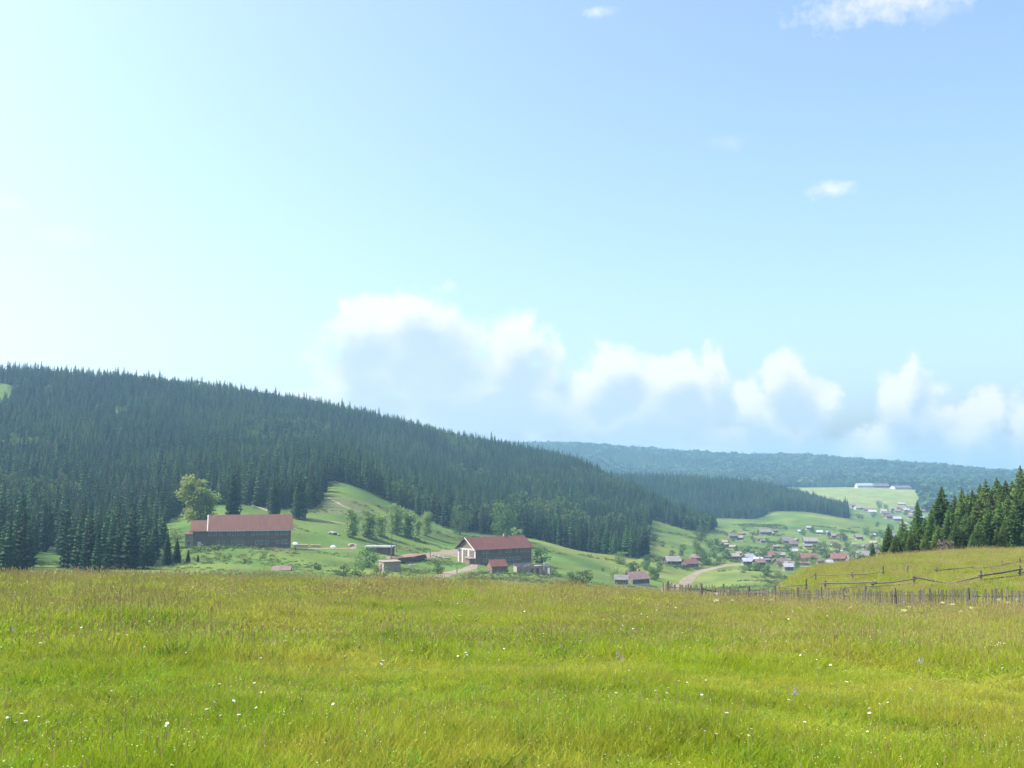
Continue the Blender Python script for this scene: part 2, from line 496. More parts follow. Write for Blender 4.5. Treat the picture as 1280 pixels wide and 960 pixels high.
M = {}
M['spruce'] = foliage("spruce_needles", (0.011, 0.038, 0.016), (0.030, 0.074, 0.024), 0.9, 0.12, 0.5, 0.03, patch=(0.022, (0.046, 0.094, 0.024)))
M['spruce_near'] = foliage("near_spruce_needles", (0.045, 0.090, 0.020), (0.120, 0.185, 0.036), 0.7, 0.28, 0.35, 0.02)
M['dead_spruce'] = foliage("dry_spruce_needles", (0.10, 0.075, 0.06), (0.16, 0.12, 0.10), 0.9, 0.1, 0.2, 0.01)
M['leaf'] = foliage("birch_leaves", (0.16, 0.235, 0.065), (0.27, 0.345, 0.105), 0.6, 0.5, 0.25, 0.02)
M['leaf_birch'] = foliage("row_birch_leaves", (0.17, 0.255, 0.075), (0.28, 0.365, 0.12), 3.0, 0.55, 0.15, 0.015)
M['far_leaf'] = foliage("far_wood_leaves", (0.024, 0.062, 0.026), (0.050, 0.098, 0.036), .8, .25, .35, .025, patch=(0.006, (0.060, 0.105, 0.036)))
M['leaf_pale'] = foliage("pale_leaves", (0.20, 0.28, 0.07), (0.33, 0.39, 0.11), 0.5, 0.5, 0.15, 0.02)
M['leaf_dark'] = foliage("shrub_leaves", (0.060, 0.120, 0.034), (0.130, 0.195, 0.052), 0.8, 0.3, 0.3, 0.025)
M['bark'] = surf("bark", (0.07, 0.055, 0.045), (0.13, 0.11, 0.09), 6, stretch=(1, 1, .2), bump=.4)
M['birch_bark'] = surf("birch_bark", (0.45, 0.44, 0.41), (0.12, 0.11, 0.10), 3, stretch=(1, 1, 3))
M['old_wood'] = surf("weathered_fence_wood", (0.070, 0.062, 0.045), (0.135, 0.122, 0.09), 9, stretch=(1, 1, .12), bump=.3, vary=.3)
M['dark_wood'] = surf("dark_post_wood", (0.075, 0.065, 0.055), (0.17, 0.15, 0.13), 9, stretch=(1, 1, .15), bump=.3, vary=.25)
M['log_wall'] = surf("grey_log_wall", (0.120, 0.084, 0.060), (0.215, 0.160, 0.120), 1.2, stretch=(.35, .35, 4), vary=.12)
M['log_brown'] = surf("brown_log_wall", (0.085, 0.06, 0.045), (0.17, 0.12, 0.09), 1.4, stretch=(.4, .4, 4), vary=.2)
M['roof_red'] = surf("faded_red_roof", (0.112, 0.042, 0.030), (0.155, 0.066, 0.049), .8, stretch=(1.2, .25, .25), rough=.6, vary=.05)
M['roof_pink'] = surf("faded_brown_red_roof", (0.100, 0.046, 0.031), (0.142, 0.068, 0.049), .8, stretch=(1.2, .25, .25), rough=.6)
M['roof_rust'] = surf("orange_rust_roof", (0.140, 0.070, 0.055), (0.195, 0.105, 0.085), 1.0, stretch=(1.2, .25, .25), rough=.7, vary=.12)
M['roof_grey'] = surf("grey_slate_roof", (0.125, 0.115, 0.11), (0.21, 0.19, 0.18), .8, stretch=(.5, 1, 1), vary=.25)
M['roof_tan'] = surf("tan_board_roof", (0.20, 0.165, 0.13), (0.29, 0.245, 0.20), .8, stretch=(.5, 1, 1), vary=.2)
M['roof_white'] = surf("zinc_roof", (0.24, 0.25, 0.26), (0.38, 0.39, 0.40), 1.0, rough=.42, spec=.5, vary=.06)
M['roof_brown'] = surf("brown_roof", (0.13, 0.085, 0.075), (0.20, 0.14, 0.125), .8, vary=.2)
M['white_wall'] = surf("whitewash", (0.38, 0.36, 0.32), (0.52, 0.50, 0.45), 1.2)
M['plaster'] = surf("grey_plaster", (0.42, 0.41, 0.38), (0.56, 0.55, 0.51), 1.2)
M['brick'] = surf("old_brick_wall", (0.22, 0.16, 0.13), (0.36, 0.30, 0.26), 1.6)
M['frame'] = surf("pale_window_frame", (0.27, 0.28, 0.28), (0.42, 0.42, 0.40), 2)
M['fascia'] = surf("pale_fascia_board", (0.50, 0.44, 0.40), (0.62, 0.56, 0.52), 2)
M['stone'] = surf("pale_rubble", (0.20, 0.19, 0.17), (0.38, 0.36, 0.33), 2, vary=.25)
M['stack'] = surf("stacked_brown_timber", (0.13, 0.075, 0.055), (0.24, 0.14, 0.10), 3, vary=.25)
M['sawn'] = surf("fresh_sawn_wood", (0.48, 0.36, 0.22), (0.62, 0.50, 0.33), 4)
M['tarp'] = surf("pale_blue_tarp", (0.40, 0.52, 0.54), (0.54, 0.62, 0.64), 2, rough=.5)
M['dirt'] = surf("dirt_track", (0.165, 0.130, 0.085), (0.25, 0.205, 0.145), .25, rough=1)
M['chimney'] = surf("chimney_brick", (0.30, 0.16, 0.12), (0.42, 0.27, 0.22), 3)
M['petal'] = surf("white_petals", (0.62, 0.62, 0.56), (0.74, 0.74, 0.69), 20)
M['umbel'] = surf("cream_umbels", (0.50, 0.52, 0.27), (0.66, 0.66, 0.40), 20, vary=.15)
M['purple'] = surf("purple_florets", (0.20, 0.13, 0.30), (0.30, 0.20, 0.40), 20)
M['stem'] = surf("green_stem", (0.17, 0.24, 0.04), (0.24, 0.30, 0.08), 6)


def glass_mat():
    m, nt, b = new_mat("window_glass")
    b.inputs['Base Color'].default_value = (0.035, 0.045, 0.055, 1)
    b.inputs['Roughness'].default_value = 0.12
    b.inputs['Specular IOR Level'].default_value = 0.5
    return m


M['glass'] = glass_mat()


def ground_mat():
    m, nt, b = new_mat("ground_cover")
    N, L = nt.nodes, nt.links
    at = N.new("ShaderNodeAttribute"); at.attribute_name = "cover"
    geo = N.new("ShaderNodeNewGeometry")
    def nz(scale, detail, lo, hi, rough=.6):
        n = N.new("ShaderNodeTexNoise"); n.inputs['Scale'].default_value = scale; n.inputs['Detail'].default_value = detail
        n.inputs['Roughness'].default_value = rough
        L.new(geo.outputs['Position'], n.inputs['Vector'])
        r = N.new("ShaderNodeMapRange"); r.inputs['From Min'].default_value = .3; r.inputs['From Max'].default_value = .7
        r.inputs['To Min'].default_value = lo; r.inputs['To Max'].default_value = hi
        L.new(n.outputs['Fac'], r.inputs['Value'])
        return r.outputs[0]
    a = nz(0.045, 5, 0.72, 1.28)
    c = nz(0.9, 5, 0.8, 1.2)
    f = nz(9, 4, 0.75, 1.25)
    m1 = N.new("ShaderNodeMath"); m1.operation = 'MULTIPLY'; L.new(a, m1.inputs[0]); L.new(c, m1.inputs[1])
    m2 = N.new("ShaderNodeMath"); m2.operation = 'MULTIPLY'; L.new(m1.outputs[0], m2.inputs[0]); L.new(f, m2.inputs[1])
    hue = nz(0.03, 4, 0.478, 0.515)
    hs = N.new("ShaderNodeHueSaturation"); L.new(at.outputs['Color'], hs.inputs['Color'])
    L.new(m2.outputs[0], hs.inputs['Value']); L.new(hue, hs.inputs['Hue'])
    L.new(hs.outputs[0], b.inputs['Base Color'])
    b.inputs['Roughness'].default_value = 1.0
    b.inputs['Specular IOR Level'].default_value = 0.05
    bp = N.new("ShaderNodeBump"); bp.inputs['Strength'].default_value = .6; bp.inputs['Distance'].default_value = .25
    L.new(c, bp.inputs['Height']); L.new(bp.outputs[0], b.inputs['Normal'])
    return m


# ------------------------------------------------------------------ ground sheet
def make_ground():
    verts = np.stack([XG, YG, H], -1).reshape(-1, 3)
    idx = np.arange(NT * NR).reshape(NT, NR)
    q = np.stack([idx[:-1, :-1], idx[:-1, 1:], idx[1:, 1:], idx[1:, :-1]], -1).reshape(-1, 4)
    # the seam behind the camera closes on itself (first and last bearing coincide)
    c = len(verts)
    verts = np.vstack([verts, [[0, 0, -1.6]]])
    faces = [tuple(f) for f in q] + [(int(idx[i, 0]), int(idx[i + 1, 0]), c) for i in range(NT - 1)]
    o = mesh_obj("ground", verts.tolist(), faces, ground_mat(), smooth=True)
    x, y, z = verts[:, 0], verts[:, 1], verts[:, 2]
    r = np.hypot(x, y)
    px = 640 + F * np.tan(np.clip(np.arctan2(x, y), -1.2, 1.2))
    colr = np.tile(np.array([0.135, 0.18, 0.03]), (len(x), 1))      # meadow soil and low grass
    def blend(mask, c):
        nonlocal colr
        mask = np.clip(mask, 0, 1)[:, None]
        colr = colr * (1 - mask) + np.array(c) * mask
    front = y > 0
    valley = np.clip((r - 190) / 60, 0, 1)
    blend(valley, (0.076, 0.130, 0.028))
    n1 = vnoise(x, y, 55, 21); n2 = vnoise(x, y, 22, 22)
    blend(valley * np.clip(n1 * 1.4, 0, 1) * .8, (0.138, 0.175, 0.040))
    blend(valley * np.clip(n2 * 1.5 - .3, 0, 1) * .7, (0.046, 0.090, 0.027))
    n3 = vnoise(x, y, 9, 24)
    blend(valley * np.clip(n3 * 1.6 - .5, 0, 1) * .55, (0.125, 0.130, 0.055))
    # long strips of hay meadow and garden plots in the valley
    st = vnoise(x * .25 + y * .1, y * 1.0 - x * .2, 12, 23)
    blend(valley * np.clip(st * 2 - .5, 0, 1) * .6, (0.155, 0.185, 0.050))
    # heathery brown bank above the barn
    blend((((px - 425) / 45) ** 2 + ((r - 465) / 22) ** 2 < 1) * .45, (0.13, 0.115, 0.075))
    # hay field under the farm sheds
    fld = (px > 1000) & (px < 1152) & (r > 1560) & (r < 2190) & front
    blend(fld * 1.0, (0.18, 0.21, 0.062))
    blend(fld * np.clip(vnoise(x, y, 90, 31), 0, 1) * .6, (0.14, 0.185, 0.05))
    # knoll
    kn = (px > 880) & (r > 70) & (r < 200) & front
    blend(kn * 1.0, (0.16, 0.195, 0.036))
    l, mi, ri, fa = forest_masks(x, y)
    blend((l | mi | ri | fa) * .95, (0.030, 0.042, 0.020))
    a = o.data.attributes.new("cover", 'FLOAT_COLOR', 'POINT')
    a.data.foreach_set("color", np.hstack([colr, np.ones((len(x), 1))]).astype(np.float32).ravel())
    tag(o, kind='structure')
    return o


make_ground()


ROAD = []


def ribbon(name, pts, width, lift=0.12, mat='dirt', n=10):
    """a track laid over the ground through the given ground points"""
    P = [Vector((p.x, p.y)) for p in pts]
    path = []
    for i in range(len(P) - 1):
        p0, p1, p2, p3 = P[max(i - 1, 0)], P[i], P[i + 1], P[min(i + 2, len(P) - 1)]
        for k in range(n):
            t = k / n
            path.append(0.5 * ((2 * p1) + (p2 - p0) * t + (2 * p0 - 5 * p1 + 4 * p2 - p3) * t * t + (3 * p1 - p0 - 3 * p2 + p3) * t ** 3))
    path.append(P[-1])
    ROAD.extend((q.x, q.y) for q in path)
    vs, fs = [], []
    for i, p in enumerate(path):
        d = (path[min(i + 1, len(path) - 1)] - path[max(i - 1, 0)]).normalized()
        nrm = Vector((-d.y, d.x))
        wv = width * (1 + .35 * float(vnoise(p.x, p.y, 9, 41)))
        for k in range(7):
            q = p + nrm * wv * (k / 6 - .5)
            vs.append((q.x, q.y, hz(q.x, q.y) + lift * (1 if 0 < k < 6 else -.6)))
        if i:
            for k in range(6):
                a = (i - 1) * 7 + k
                fs.append((a, a + 1, a + 8, a + 7))
    return tag(mesh_obj(name, vs, fs, M[mat], smooth=True), kind='structure')


ribbon("dirt_road", [hit(px, py, 250) for px, py in ((800, 744), (830, 738), (850, 731), (859, 723), (870, 716), (886, 711), (905, 707), (922, 705), (940, 703))], 5.6)
ribbon("dirt_track", [hit(px, py, 250) for px, py in ((548, 722), (562, 717), (580, 713), (594, 707), (590, 700), (566, 694))], 5.0)
ribbon("dirt_yard", [hit(px, py, 250) for px, py in ((494, 701), (520, 696), (548, 693), (575, 690), (592, 687))], 9.0)
ribbon("dirt_path", [hit(px, py, 250) for px, py in ((368, 686), (400, 686), (440, 686), (446, 680))], 2.4)

ribbon("footpath", [hit(px, py, 300) for px, py in ((304, 628), (322, 633), (345, 641), (372, 647), (402, 651), (440, 656))], 1.6)
ribbon("footpath", [hit(px, py, 300) for px, py in ((412, 622), (430, 632), (452, 640), (476, 645))], 1.4)


# ------------------------------------------------------------------ mesh builder
class MB:
    def __init__(self):
        self.v, self.f = [], []

    def add(self, vs, fs):
        b = len(self.v)
        self.v += [tuple(p) for p in vs]
        self.f += [tuple(i + b for i in f) for f in fs]
        return self

    def box(self, x0, x1, y0, y1, z0, z1):
        vs = [(x, y, z) for z in (z0, z1) for (x, y) in ((x0, y0), (x1, y0), (x1, y1), (x0, y1))]
        return self.add(vs, [(3, 2, 1, 0), (4, 5, 6, 7), (0, 1, 5, 4), (1, 2, 6, 5), (2, 3, 7, 6), (3, 0, 4, 7)])

    def prism(self, poly, y0, y1):
        """poly of (x, z), extruded along y"""
        n = len(poly)
        vs = [(x, y0, z) for x, z in poly] + [(x, y1, z) for x, z in poly]
        return self.add(vs, [tuple(range(n)), tuple(range(2 * n - 1, n - 1, -1))] + [(i, i + n, (i + 1) % n + n, (i + 1) % n) for i in range(n)])

    def prism_x(self, poly, x0, x1):
        """poly of (y, z), extruded along x"""
        n = len(poly)
        vs = [(x0, y, z) for y, z in poly] + [(x1, y, z) for y, z in poly]
        return self.add(vs, [tuple(range(n - 1, -1, -1)), tuple(range(n, 2 * n))] + [(i, (i + 1) % n, (i + 1) % n + n, i + n) for i in range(n)])

    def tube(self, pts, rad, n=6):
        rings = []
        pts = [Vector(p) for p in pts]
        for i, p in enumerate(pts):
            d = (pts[min(i + 1, len(pts) - 1)] - pts[max(i - 1, 0)]).normalized()
            a = d.cross(Vector((0.31, 0.95, 0.05))).normalized()
            if a.length < .1: a = Vector((1, 0, 0))
            b = d.cross(a)
            r = rad[i] if isinstance(rad, (list, tuple)) else rad
            rings.append([p + (a * math.cos(2 * math.pi * k / n) + b * math.sin(2 * math.pi * k / n)) * r for k in range(n)])
        vs = [p for rg in rings for p in rg]
        fs = []
        for i in range(len(rings) - 1):
            for k in range(n):
                fs.append((i * n + k, i * n + (k + 1) % n, (i + 1) * n + (k + 1) % n, (i + 1) * n + k))
        fs.append(tuple(range(n - 1, -1, -1)))
        fs.append(tuple((len(rings) - 1) * n + k for k in range(n)))
        return self.add(vs, fs)

    def build(self, name, mat, parent=None, smooth=False, loc=None, link=True):
        return mesh_obj(name, self.v, self.f, mat, parent, smooth, loc, link)


# ------------------------------------------------------------------ trees
def spruce_meshes(seed, hi):
    """unit-height spruce: (trunk builder, crown builder)"""
    g = random.Random(seed)
    tr = MB().tube([(0, 0, -.06), (0, 0, .3), (g.uniform(-.006, .006), 0, .7), (0, 0, .985)], [.017, .012, .007, .0015], 6 if hi else 4)
    cr = MB()
    whorls = 34 if hi else 15
    base = g.uniform(.03, .10)
    wid = g.uniform(.145, .185)
    for w in range(whorls):
        t = w / (whorls - 1)
        z = base + (0.985 - base) * (t ** .92)
        prof = wid * ((1 - t) ** .85) * (0.8 + .2 * min(1, t * 6)) + .006
        nb = (11 if t < .7 else 7) if hi else (8 if t < .6 else 5)
        a0 = g.uniform(0, 6.28)
        for k in range(nb):
            if g.random() < .08 and t < .8: continue
            a = a0 + 6.283 * k / nb + g.uniform(-.25, .25)
            ln = prof * g.uniform(.72, 1.22)
            droop = ln * g.uniform(.25, .5) * (1 - .8 * t)
            ca, sa = math.cos(a), math.sin(a)
            zz = z + g.uniform(-.012, .012)
            P0 = Vector((0, 0, zz + .012))
            P1 = Vector((ca * ln * .55, sa * ln * .55, zz - droop * .45))
            P2 = Vector((ca * ln, sa * ln, zz - droop * .75 + .05 * ln))
            s = Vector((-sa, ca, 0))
            if hi:
                wd = ln * .30 + .006
                hang = Vector((0, 0, -(.018 + ln * .16)))
                for (q0, q1) in ((0.12, .42), (.36, .68), (.62, 1.0)):
                    A = P0.lerp(P1, q0 / .55) if q0 < .55 else P1.lerp(P2, (q0 - .55) / .45)
                    B = P0.lerp(P1, q1 / .55) if q1 < .55 else P1.lerp(P2, (q1 - .55) / .45)
                    for sg in (-1, 1):
                        sp = wd * (1.1 - .55 * q1) * g.uniform(.7, 1.2)
                        C = A.lerp(B, .6) + s * sg * sp + hang * g.uniform(.3, 1.0) + Vector((ca, sa, 0)) * ln * g.uniform(.0, .18)
                        cr.add([A, B, C], [(0, 1, 2)])
                    D = A.lerp(B, .5) + hang * g.uniform(.9, 1.6) + s * g.uniform(-.3, .3) * wd
                    cr.add([A, B, D], [(0, 1, 2)])
            else:
                wd = ln * .42 + .006
                hang = Vector((0, 0, -(.028 + ln * .15)))
                cr.add([P0, P1 + s * wd + hang * .6, P2], [(0, 1, 2)])
                cr.add([P0, P2, P1 - s * wd + hang * .6], [(0, 1, 2)])
                cr.add([P0.lerp(P1, .5), P2, P1 + hang * 1.5], [(0, 1, 2)])
    return tr, cr


def broadleaf_meshes(seed, lobes, leaf, n, spread=.32, base=.22, trunk=.03, big=1.0):
    """unit-height broadleaf tree: several uneven lobes of leaf clusters on limbs"""
    g = random.Random(seed)
    tr, cr = MB(), MB()
    top = Vector((g.uniform(-.03, .03), 0, .8))
    tr.tube([(0, 0, -.06), (g.uniform(-.015, .015), 0, .3), (top.x * .6, 0, .55), top], [trunk, trunk * .75, trunk * .5, trunk * .15], 6)
    L = []
    for i in range(lobes):
        zz = base + (0.92 - base) * (i + .5) / lobes
        rr = spread * (1 - abs((zz - .55) / .62) ** 2.2) * g.uniform(.35, .8)
        a = i * 2.4 + g.uniform(-.5, .5)
        c = Vector((math.cos(a) * rr, math.sin(a) * rr, zz))
        rad = spread * g.uniform(.34, .58) * big
        c.x /= big; c.y /= big
        L.append((c, rad))
        tr.tube([(top.x * .4, 0, max(.12, zz - .22)), c * .6 + Vector((0, 0, (zz - .1) * .4)), c], [trunk * .4, trunk * .25, trunk * .08], 4)
    tot = sum(r ** 2 for c, r in L)
    for c, rad in L:
        m = int(n * rad ** 2 / tot)
        for _ in range(m):
            d = Vector((g.gauss(0, 1), g.gauss(0, 1), g.gauss(0, 1)))
            d.normalize()
            p = c + Vector((d.x * rad, d.y * rad, d.z * rad * .82)) * (g.random() ** .45) * g.uniform(.8, 1.18)
            if p.z < base * .5: continue
            u = Vector((g.gauss(0, 1), g.gauss(0, 1), g.gauss(0, .7))).normalized()
            v = u.cross(Vector((g.gauss(0, 1), g.gauss(0, 1), g.gauss(0, 1)))).normalized()
            s = leaf * g.uniform(.6, 1.3)
            cr.add([p - u * s, p + v * s * .6, p + u * s, p - v * s * .6], [(0, 1, 2, 3)])
    return tr, cr


class Proto:
    def __init__(self, tr, cr, tmat, cmat):
        self.t = tr.build("trunk", tmat, link=False).data
        self.c = cr.build("crown", cmat, link=False).data


def plant(proto, name, p, h, label, cat, group=None, wide=1.0, rz=None, cmat=None):
    e = empty(name, p, rng.uniform(0, 6.28) if rz is None else rz, label, cat, group)
    e.scale = (h * wide, h * wide, h)
    for nm, me in (("trunk", proto.t), ("crown", proto.c)):
        c = bpy.data.objects.new(nm, me)
        COL.objects.link(c)
        c.parent = e
        if cmat and nm == "crown":
            c.material_slots[0].link = 'OBJECT'; c.material_slots[0].material = cmat
    return e


SPRUCE_HI = [Proto(*spruce_meshes(100 + i, True), M['bark'], M['spruce_near']) for i in range(5)]
SPRUCE_LO = [Proto(*spruce_meshes(200 + i, False), M['bark'], M['spruce']) for i in range(5)]
SPRUCE_MID = [Proto(*spruce_meshes(300 + i, True), M['bark'], M['spruce']) for i in range(3)]
BIRCH = [Proto(*broadleaf_meshes(400 + i, 10, .030, 2000, .25, .06, .012, big=1.5), M['birch_bark'], M['leaf_birch']) for i in range(4)]
WOOD = [Proto(*broadleaf_meshes(460 + i, 10, .032, 1100, .27, .08, .016), M['bark'], M['leaf_dark']) for i in range(4)]
TALL = Proto(*broadleaf_meshes(420, 15, .024, 3200, .26, .20, .018), M['bark'], M['leaf_pale'])
ROUND = [Proto(*broadleaf_meshes(430 + i, 12, .024, 2000, .44, .10, .03), M['bark'], M['leaf_dark']) for i in range(2)]
SHRUB = [Proto(*broadleaf_meshes(440 + i, 9, .050, 700, .55, .02, .03), M['bark'], M['leaf_dark']) for i in range(4)]


# ------------------------------------------------------------------ scatter (stuff only)
def scatter(name, pts, rot, scl, idx, meshes):
    me = bpy.data.meshes.new(name)
    n = len(pts)
    me.vertices.add(n)
    me.vertices.foreach_set("co", np.asarray(pts, np.float32).ravel())
    for nm, typ, dat, key in (("rot", 'FLOAT_VECTOR', rot, "vector"), ("scl", 'FLOAT_VECTOR', scl, "vector"), ("pick", 'INT', idx, "value")):
        a = me.attributes.new(nm, typ, 'POINT')
        a.data.foreach_set(key, np.asarray(dat, np.int32 if typ == 'INT' else np.float32).ravel())
    o = bpy.data.objects.new(name, me)
    COL.objects.link(o)
    coll = bpy.data.collections.new(name + "_pieces")
    for i, m in enumerate(meshes):
        coll.objects.link(bpy.data.objects.new(f"{name}_piece_{i:02d}", m))
    g = bpy.data.node_groups.new(name + "_scatter", 'GeometryNodeTree')
    g.interface.new_socket("Geometry", in_out='INPUT', socket_type='NodeSocketGeometry')
    g.interface.new_socket("Geometry", in_out='OUTPUT', socket_type='NodeSocketGeometry')
    N, L = g.nodes, g.links
    gi, go = N.new("NodeGroupInput"), N.new("NodeGroupOutput")
    ci = N.new("GeometryNodeCollectionInfo")
    ci.inputs['Collection'].default_value = coll
    ci.inputs['Separate Children'].default_value = True
    ci.inputs['Reset Children'].default_value = True
    iop = N.new("GeometryNodeInstanceOnPoints")
    iop.inputs['Pick Instance'].default_value = True
    def attr(nm, typ):
        a = N.new("GeometryNodeInputNamedAttribute"); a.data_type = typ; a.inputs['Name'].default_value = nm
        return a.outputs['Attribute']
    e2r = N.new("FunctionNodeEulerToRotation")
    L.new(attr("rot", 'FLOAT_VECTOR'), e2r.inputs[0])
    L.new(gi.outputs[0], iop.inputs['Points'])
    L.new(ci.outputs[0], iop.inputs['Instance'])
    L.new(attr("pick", 'INT'), iop.inputs['Instance Index'])
    L.new(e2r.outputs[0], iop.inputs['Rotation'])
    L.new(attr("scl", 'FLOAT_VECTOR'), iop.inputs['Scale'])
    L.new(iop.outputs[0], go.inputs[0])
    md = o.modifiers.new("scatter", 'NODES')
    md.node_group = g
    return tag(o, kind='stuff')


def grid_points(x0, x1, y0, y1, step, jit=.45):
    xs, ys = np.arange(x0, x1, step), np.arange(y0, y1, step)
    X, Y = np.meshgrid(xs, ys)
    X = X + nrng.uniform(-jit, jit, X.shape) * step
    Y = Y + nrng.uniform(-jit, jit, Y.shape) * step
    return X.ravel(), Y.ravel()


def merged(proto):
    """trunk and crown of a tree as one mesh, for the far woods only"""
    vs = [v.co[:] for v in proto.t.vertices] + [v.co[:] for v in proto.c.vertices]
    k = len(proto.t.vertices)
    fs = [tuple(p.vertices) for p in proto.t.polygons] + [tuple(i + k for i in p.vertices) for p in proto.c.polygons]
    me = bpy.data.meshes.new("wood_tree")
    me.from_pydata(vs, [], fs)
    me.materials.append(proto.t.materials[0]); me.materials.append(proto.c.materials[0])
    me.polygons.foreach_set("material_index", [0] * len(proto.t.polygons) + [1] * len(proto.c.polygons))
    return me


def far_tree(seed, mat, round_):
    g = random.Random(seed)
    tr, cr = MB(), MB()
    tr.tube([(0, 0, -.05), (0, 0, .3)], [.02, .015], 3)
    if round_:
        for _ in range(70):
            d = Vector((g.gauss(0, 1), g.gauss(0, 1), g.gauss(0, 1))).normalized()
            p = Vector((d.x * .34, d.y * .34, .58 + d.z * .4)) * g.uniform(.7, 1.05)
            u = Vector((g.gauss(0, 1), g.gauss(0, 1), g.gauss(0, 1))).normalized(); v = u.orthogonal().normalized()
            cr.add([p - u * .14, p + v * .1, p + u * .14, p - v * .1], [(0, 1, 2, 3)])
    else:
        for w in range(8):
            t = w / 7
            z = .06 + .9 * t
            pr = .17 * (1 - t) ** .85 + .012
            for k in range(5):
                a = 6.283 * k / 5 + w * .7 + g.uniform(-.3, .3)
                b = a + .9
                ln = pr * g.uniform(.8, 1.25)
                cr.add([(0, 0, z + .1), (math.cos(a) * ln, math.sin(a) * ln, z - .04), (math.cos(b) * ln * .8, math.sin(b) * ln * .8, z - .01)], [(0, 1, 2)])
    return merged(Proto(tr, cr, M['bark'], mat))


def woods():
    # ---- left hill
    X, Y = grid_points(-900, 260, 200, 1230, 4.1)
    l, mi, ri, fa = forest_masks(X, Y)
    r = np.hypot(X, Y)
    px = 640 + F * X / Y
    keep = l & (px > -260) & ~((r > 640) & (nrng.random(len(X)) < .12)) & ~((r < 420) & (nrng.random(len(X)) < .45)) & ~((px > 200) & (px < 262) & (r < 335))
    X, Y, r, px = X[keep], Y[keep], r[keep], px[keep]
    Z = hgt(X, Y)
    dens = vnoise(X, Y, 60, 51)
    leafy = (dens > np.where(r < 640, .26, .40)) & (nrng.random(len(X)) < .5)
    leafy |= (np.abs(px - 690) < 45) & (np.abs(r - 640) < 60) & (nrng.random(len(X)) < .45)
    h = np.clip(nrng.normal(13.2, 2.7, len(X)), 6, 20) * np.interp(r, [240, 300, 500, 1000], [.80, .92, 1.0, .80])
    tall = nrng.random(len(X)) < .025
    h = np.where(tall, h * 1.22, h)
    h = np.where(leafy, h * .72, h)
    # those that show largest are trees of their own
    sp = ~leafy
    vis = sp & (px > -5) & (px < 830)
    def place(a, d):
        for lim, words_ in ((70, "at the far-left end of the hillside forest"), (160, "in the lower left of the hillside forest, right of the sunny clearing"), (265, "on the left of the hillside forest, just left of the long barn"),
                            (420, "along the forest edge above the long barn"), (600, "along the forest edge above the row of birches"), (900, "in the forest tip right of the red-roofed house")):
            if a < lim:
                return "dark green spruce " + words_, "spruces " + words_
    line = np.interp(px, [0, 300, 660, 830], [712, 716, 724, 735])
    top = np.array([0.0] * len(X))
    base_py = 600 - F * Z / Y
    top_py = 600 - F * (Z + h) / Y
    vis &= top_py < line - 12
    order = np.nonzero(vis)[0]
    order = order[np.argsort(-(h / r)[order])][:246]
    alone = np.zeros(len(X), bool); alone[order] = True
    for i in order:
        plant(SPRUCE_LO[rng.randrange(5)], "spruce_tree", (X[i], Y[i], Z[i]), h[i],
              place(px[i], r[i])[0], "tree", place(px[i], r[i])[1], rng.uniform(.85, 1.15))
    k = sp & ~alone
    n = int(k.sum())
    wd = nrng.uniform(.85, 1.2, n)
    scatter("spruce_forest", np.stack([X, Y, Z], -1)[k], np.stack([np.zeros(n), np.zeros(n), nrng.uniform(0, 6.28, n)], -1),
            np.stack([h[k] * wd, h[k] * wd, h[k]], -1), nrng.integers(0, 5, n), [merged(p) for p in SPRUCE_LO])
    k = leafy
    n = int(k.sum())
    wd = nrng.uniform(.85, 1.2, n)
    scatter("broadleaf_wood", np.stack([X, Y, Z], -1)[k], np.stack([np.zeros(n), np.zeros(n), nrng.uniform(0, 6.28, n)], -1),
            np.stack([h[k] * wd, h[k] * wd, h[k]], -1), nrng.integers(0, 4, n), [merged(p) for p in WOOD])
    # ---- middle ridge
    X, Y = grid_points(80, 620, 1080, 1520, 5.0)
    l, mi, ri, fa = forest_masks(X, Y)
    X, Y = X[mi], Y[mi]; n = len(X)
    h = np.clip(nrng.normal(13.5, 2.2, n), 8, 19)
    scatter("ridge_wood", np.stack([X, Y, hgt(X, Y)], -1), np.stack([np.zeros(n), np.zeros(n), nrng.uniform(0, 6.28, n)], -1),
            np.stack([h, h, h], -1), nrng.integers(0, 5, n), [merged(p) for p in SPRUCE_LO])
    # ---- right edge and far ridge
    FARM = [far_tree(500 + i, M['spruce'], False) for i in range(4)] + [far_tree(510 + i, M['far_leaf'], True) for i in range(3)]
    X, Y = grid_points(-250, 2600, 1300, 3450, 10.5)
    l, mi, ri, fa = forest_masks(X, Y)
    k = (ri | fa) & (640 + F * X / Y < 1480)
    X, Y = X[k], Y[k]; n = len(X)
    h = np.clip(nrng.normal(16, 3, n), 9, 24)
    w = h * nrng.uniform(1.2, 1.7, n)
    pick = np.where(vnoise(X, Y, 160, 61) + nrng.normal(0, .4, n) > .25, nrng.integers(4, 7, n), nrng.integers(0, 4, n))
    scatter("far_forest", np.stack([X, Y, hgt(X, Y)], -1), np.stack([np.zeros(n), np.zeros(n), nrng.uniform(0, 6.28, n)], -1),
            np.stack([w, w, h], -1), pick, FARM)


woods()

# dry, brown spruces in the left forest
for (px, r, hh) in ((62, 560, 15), (78, 450, 16), (158, 430, 17), (245, 520, 16), (102, 330, 14), (30, 640, 14)):
    p = at_depth(px, r)
    plant(SPRUCE_LO[rng.randrange(5)], "dead_spruce", p, hh, "dry grey-brown spruce among the green trees of the left hillside", "tree",
          "dry spruces in the left forest", cmat=M['dead_spruce'])

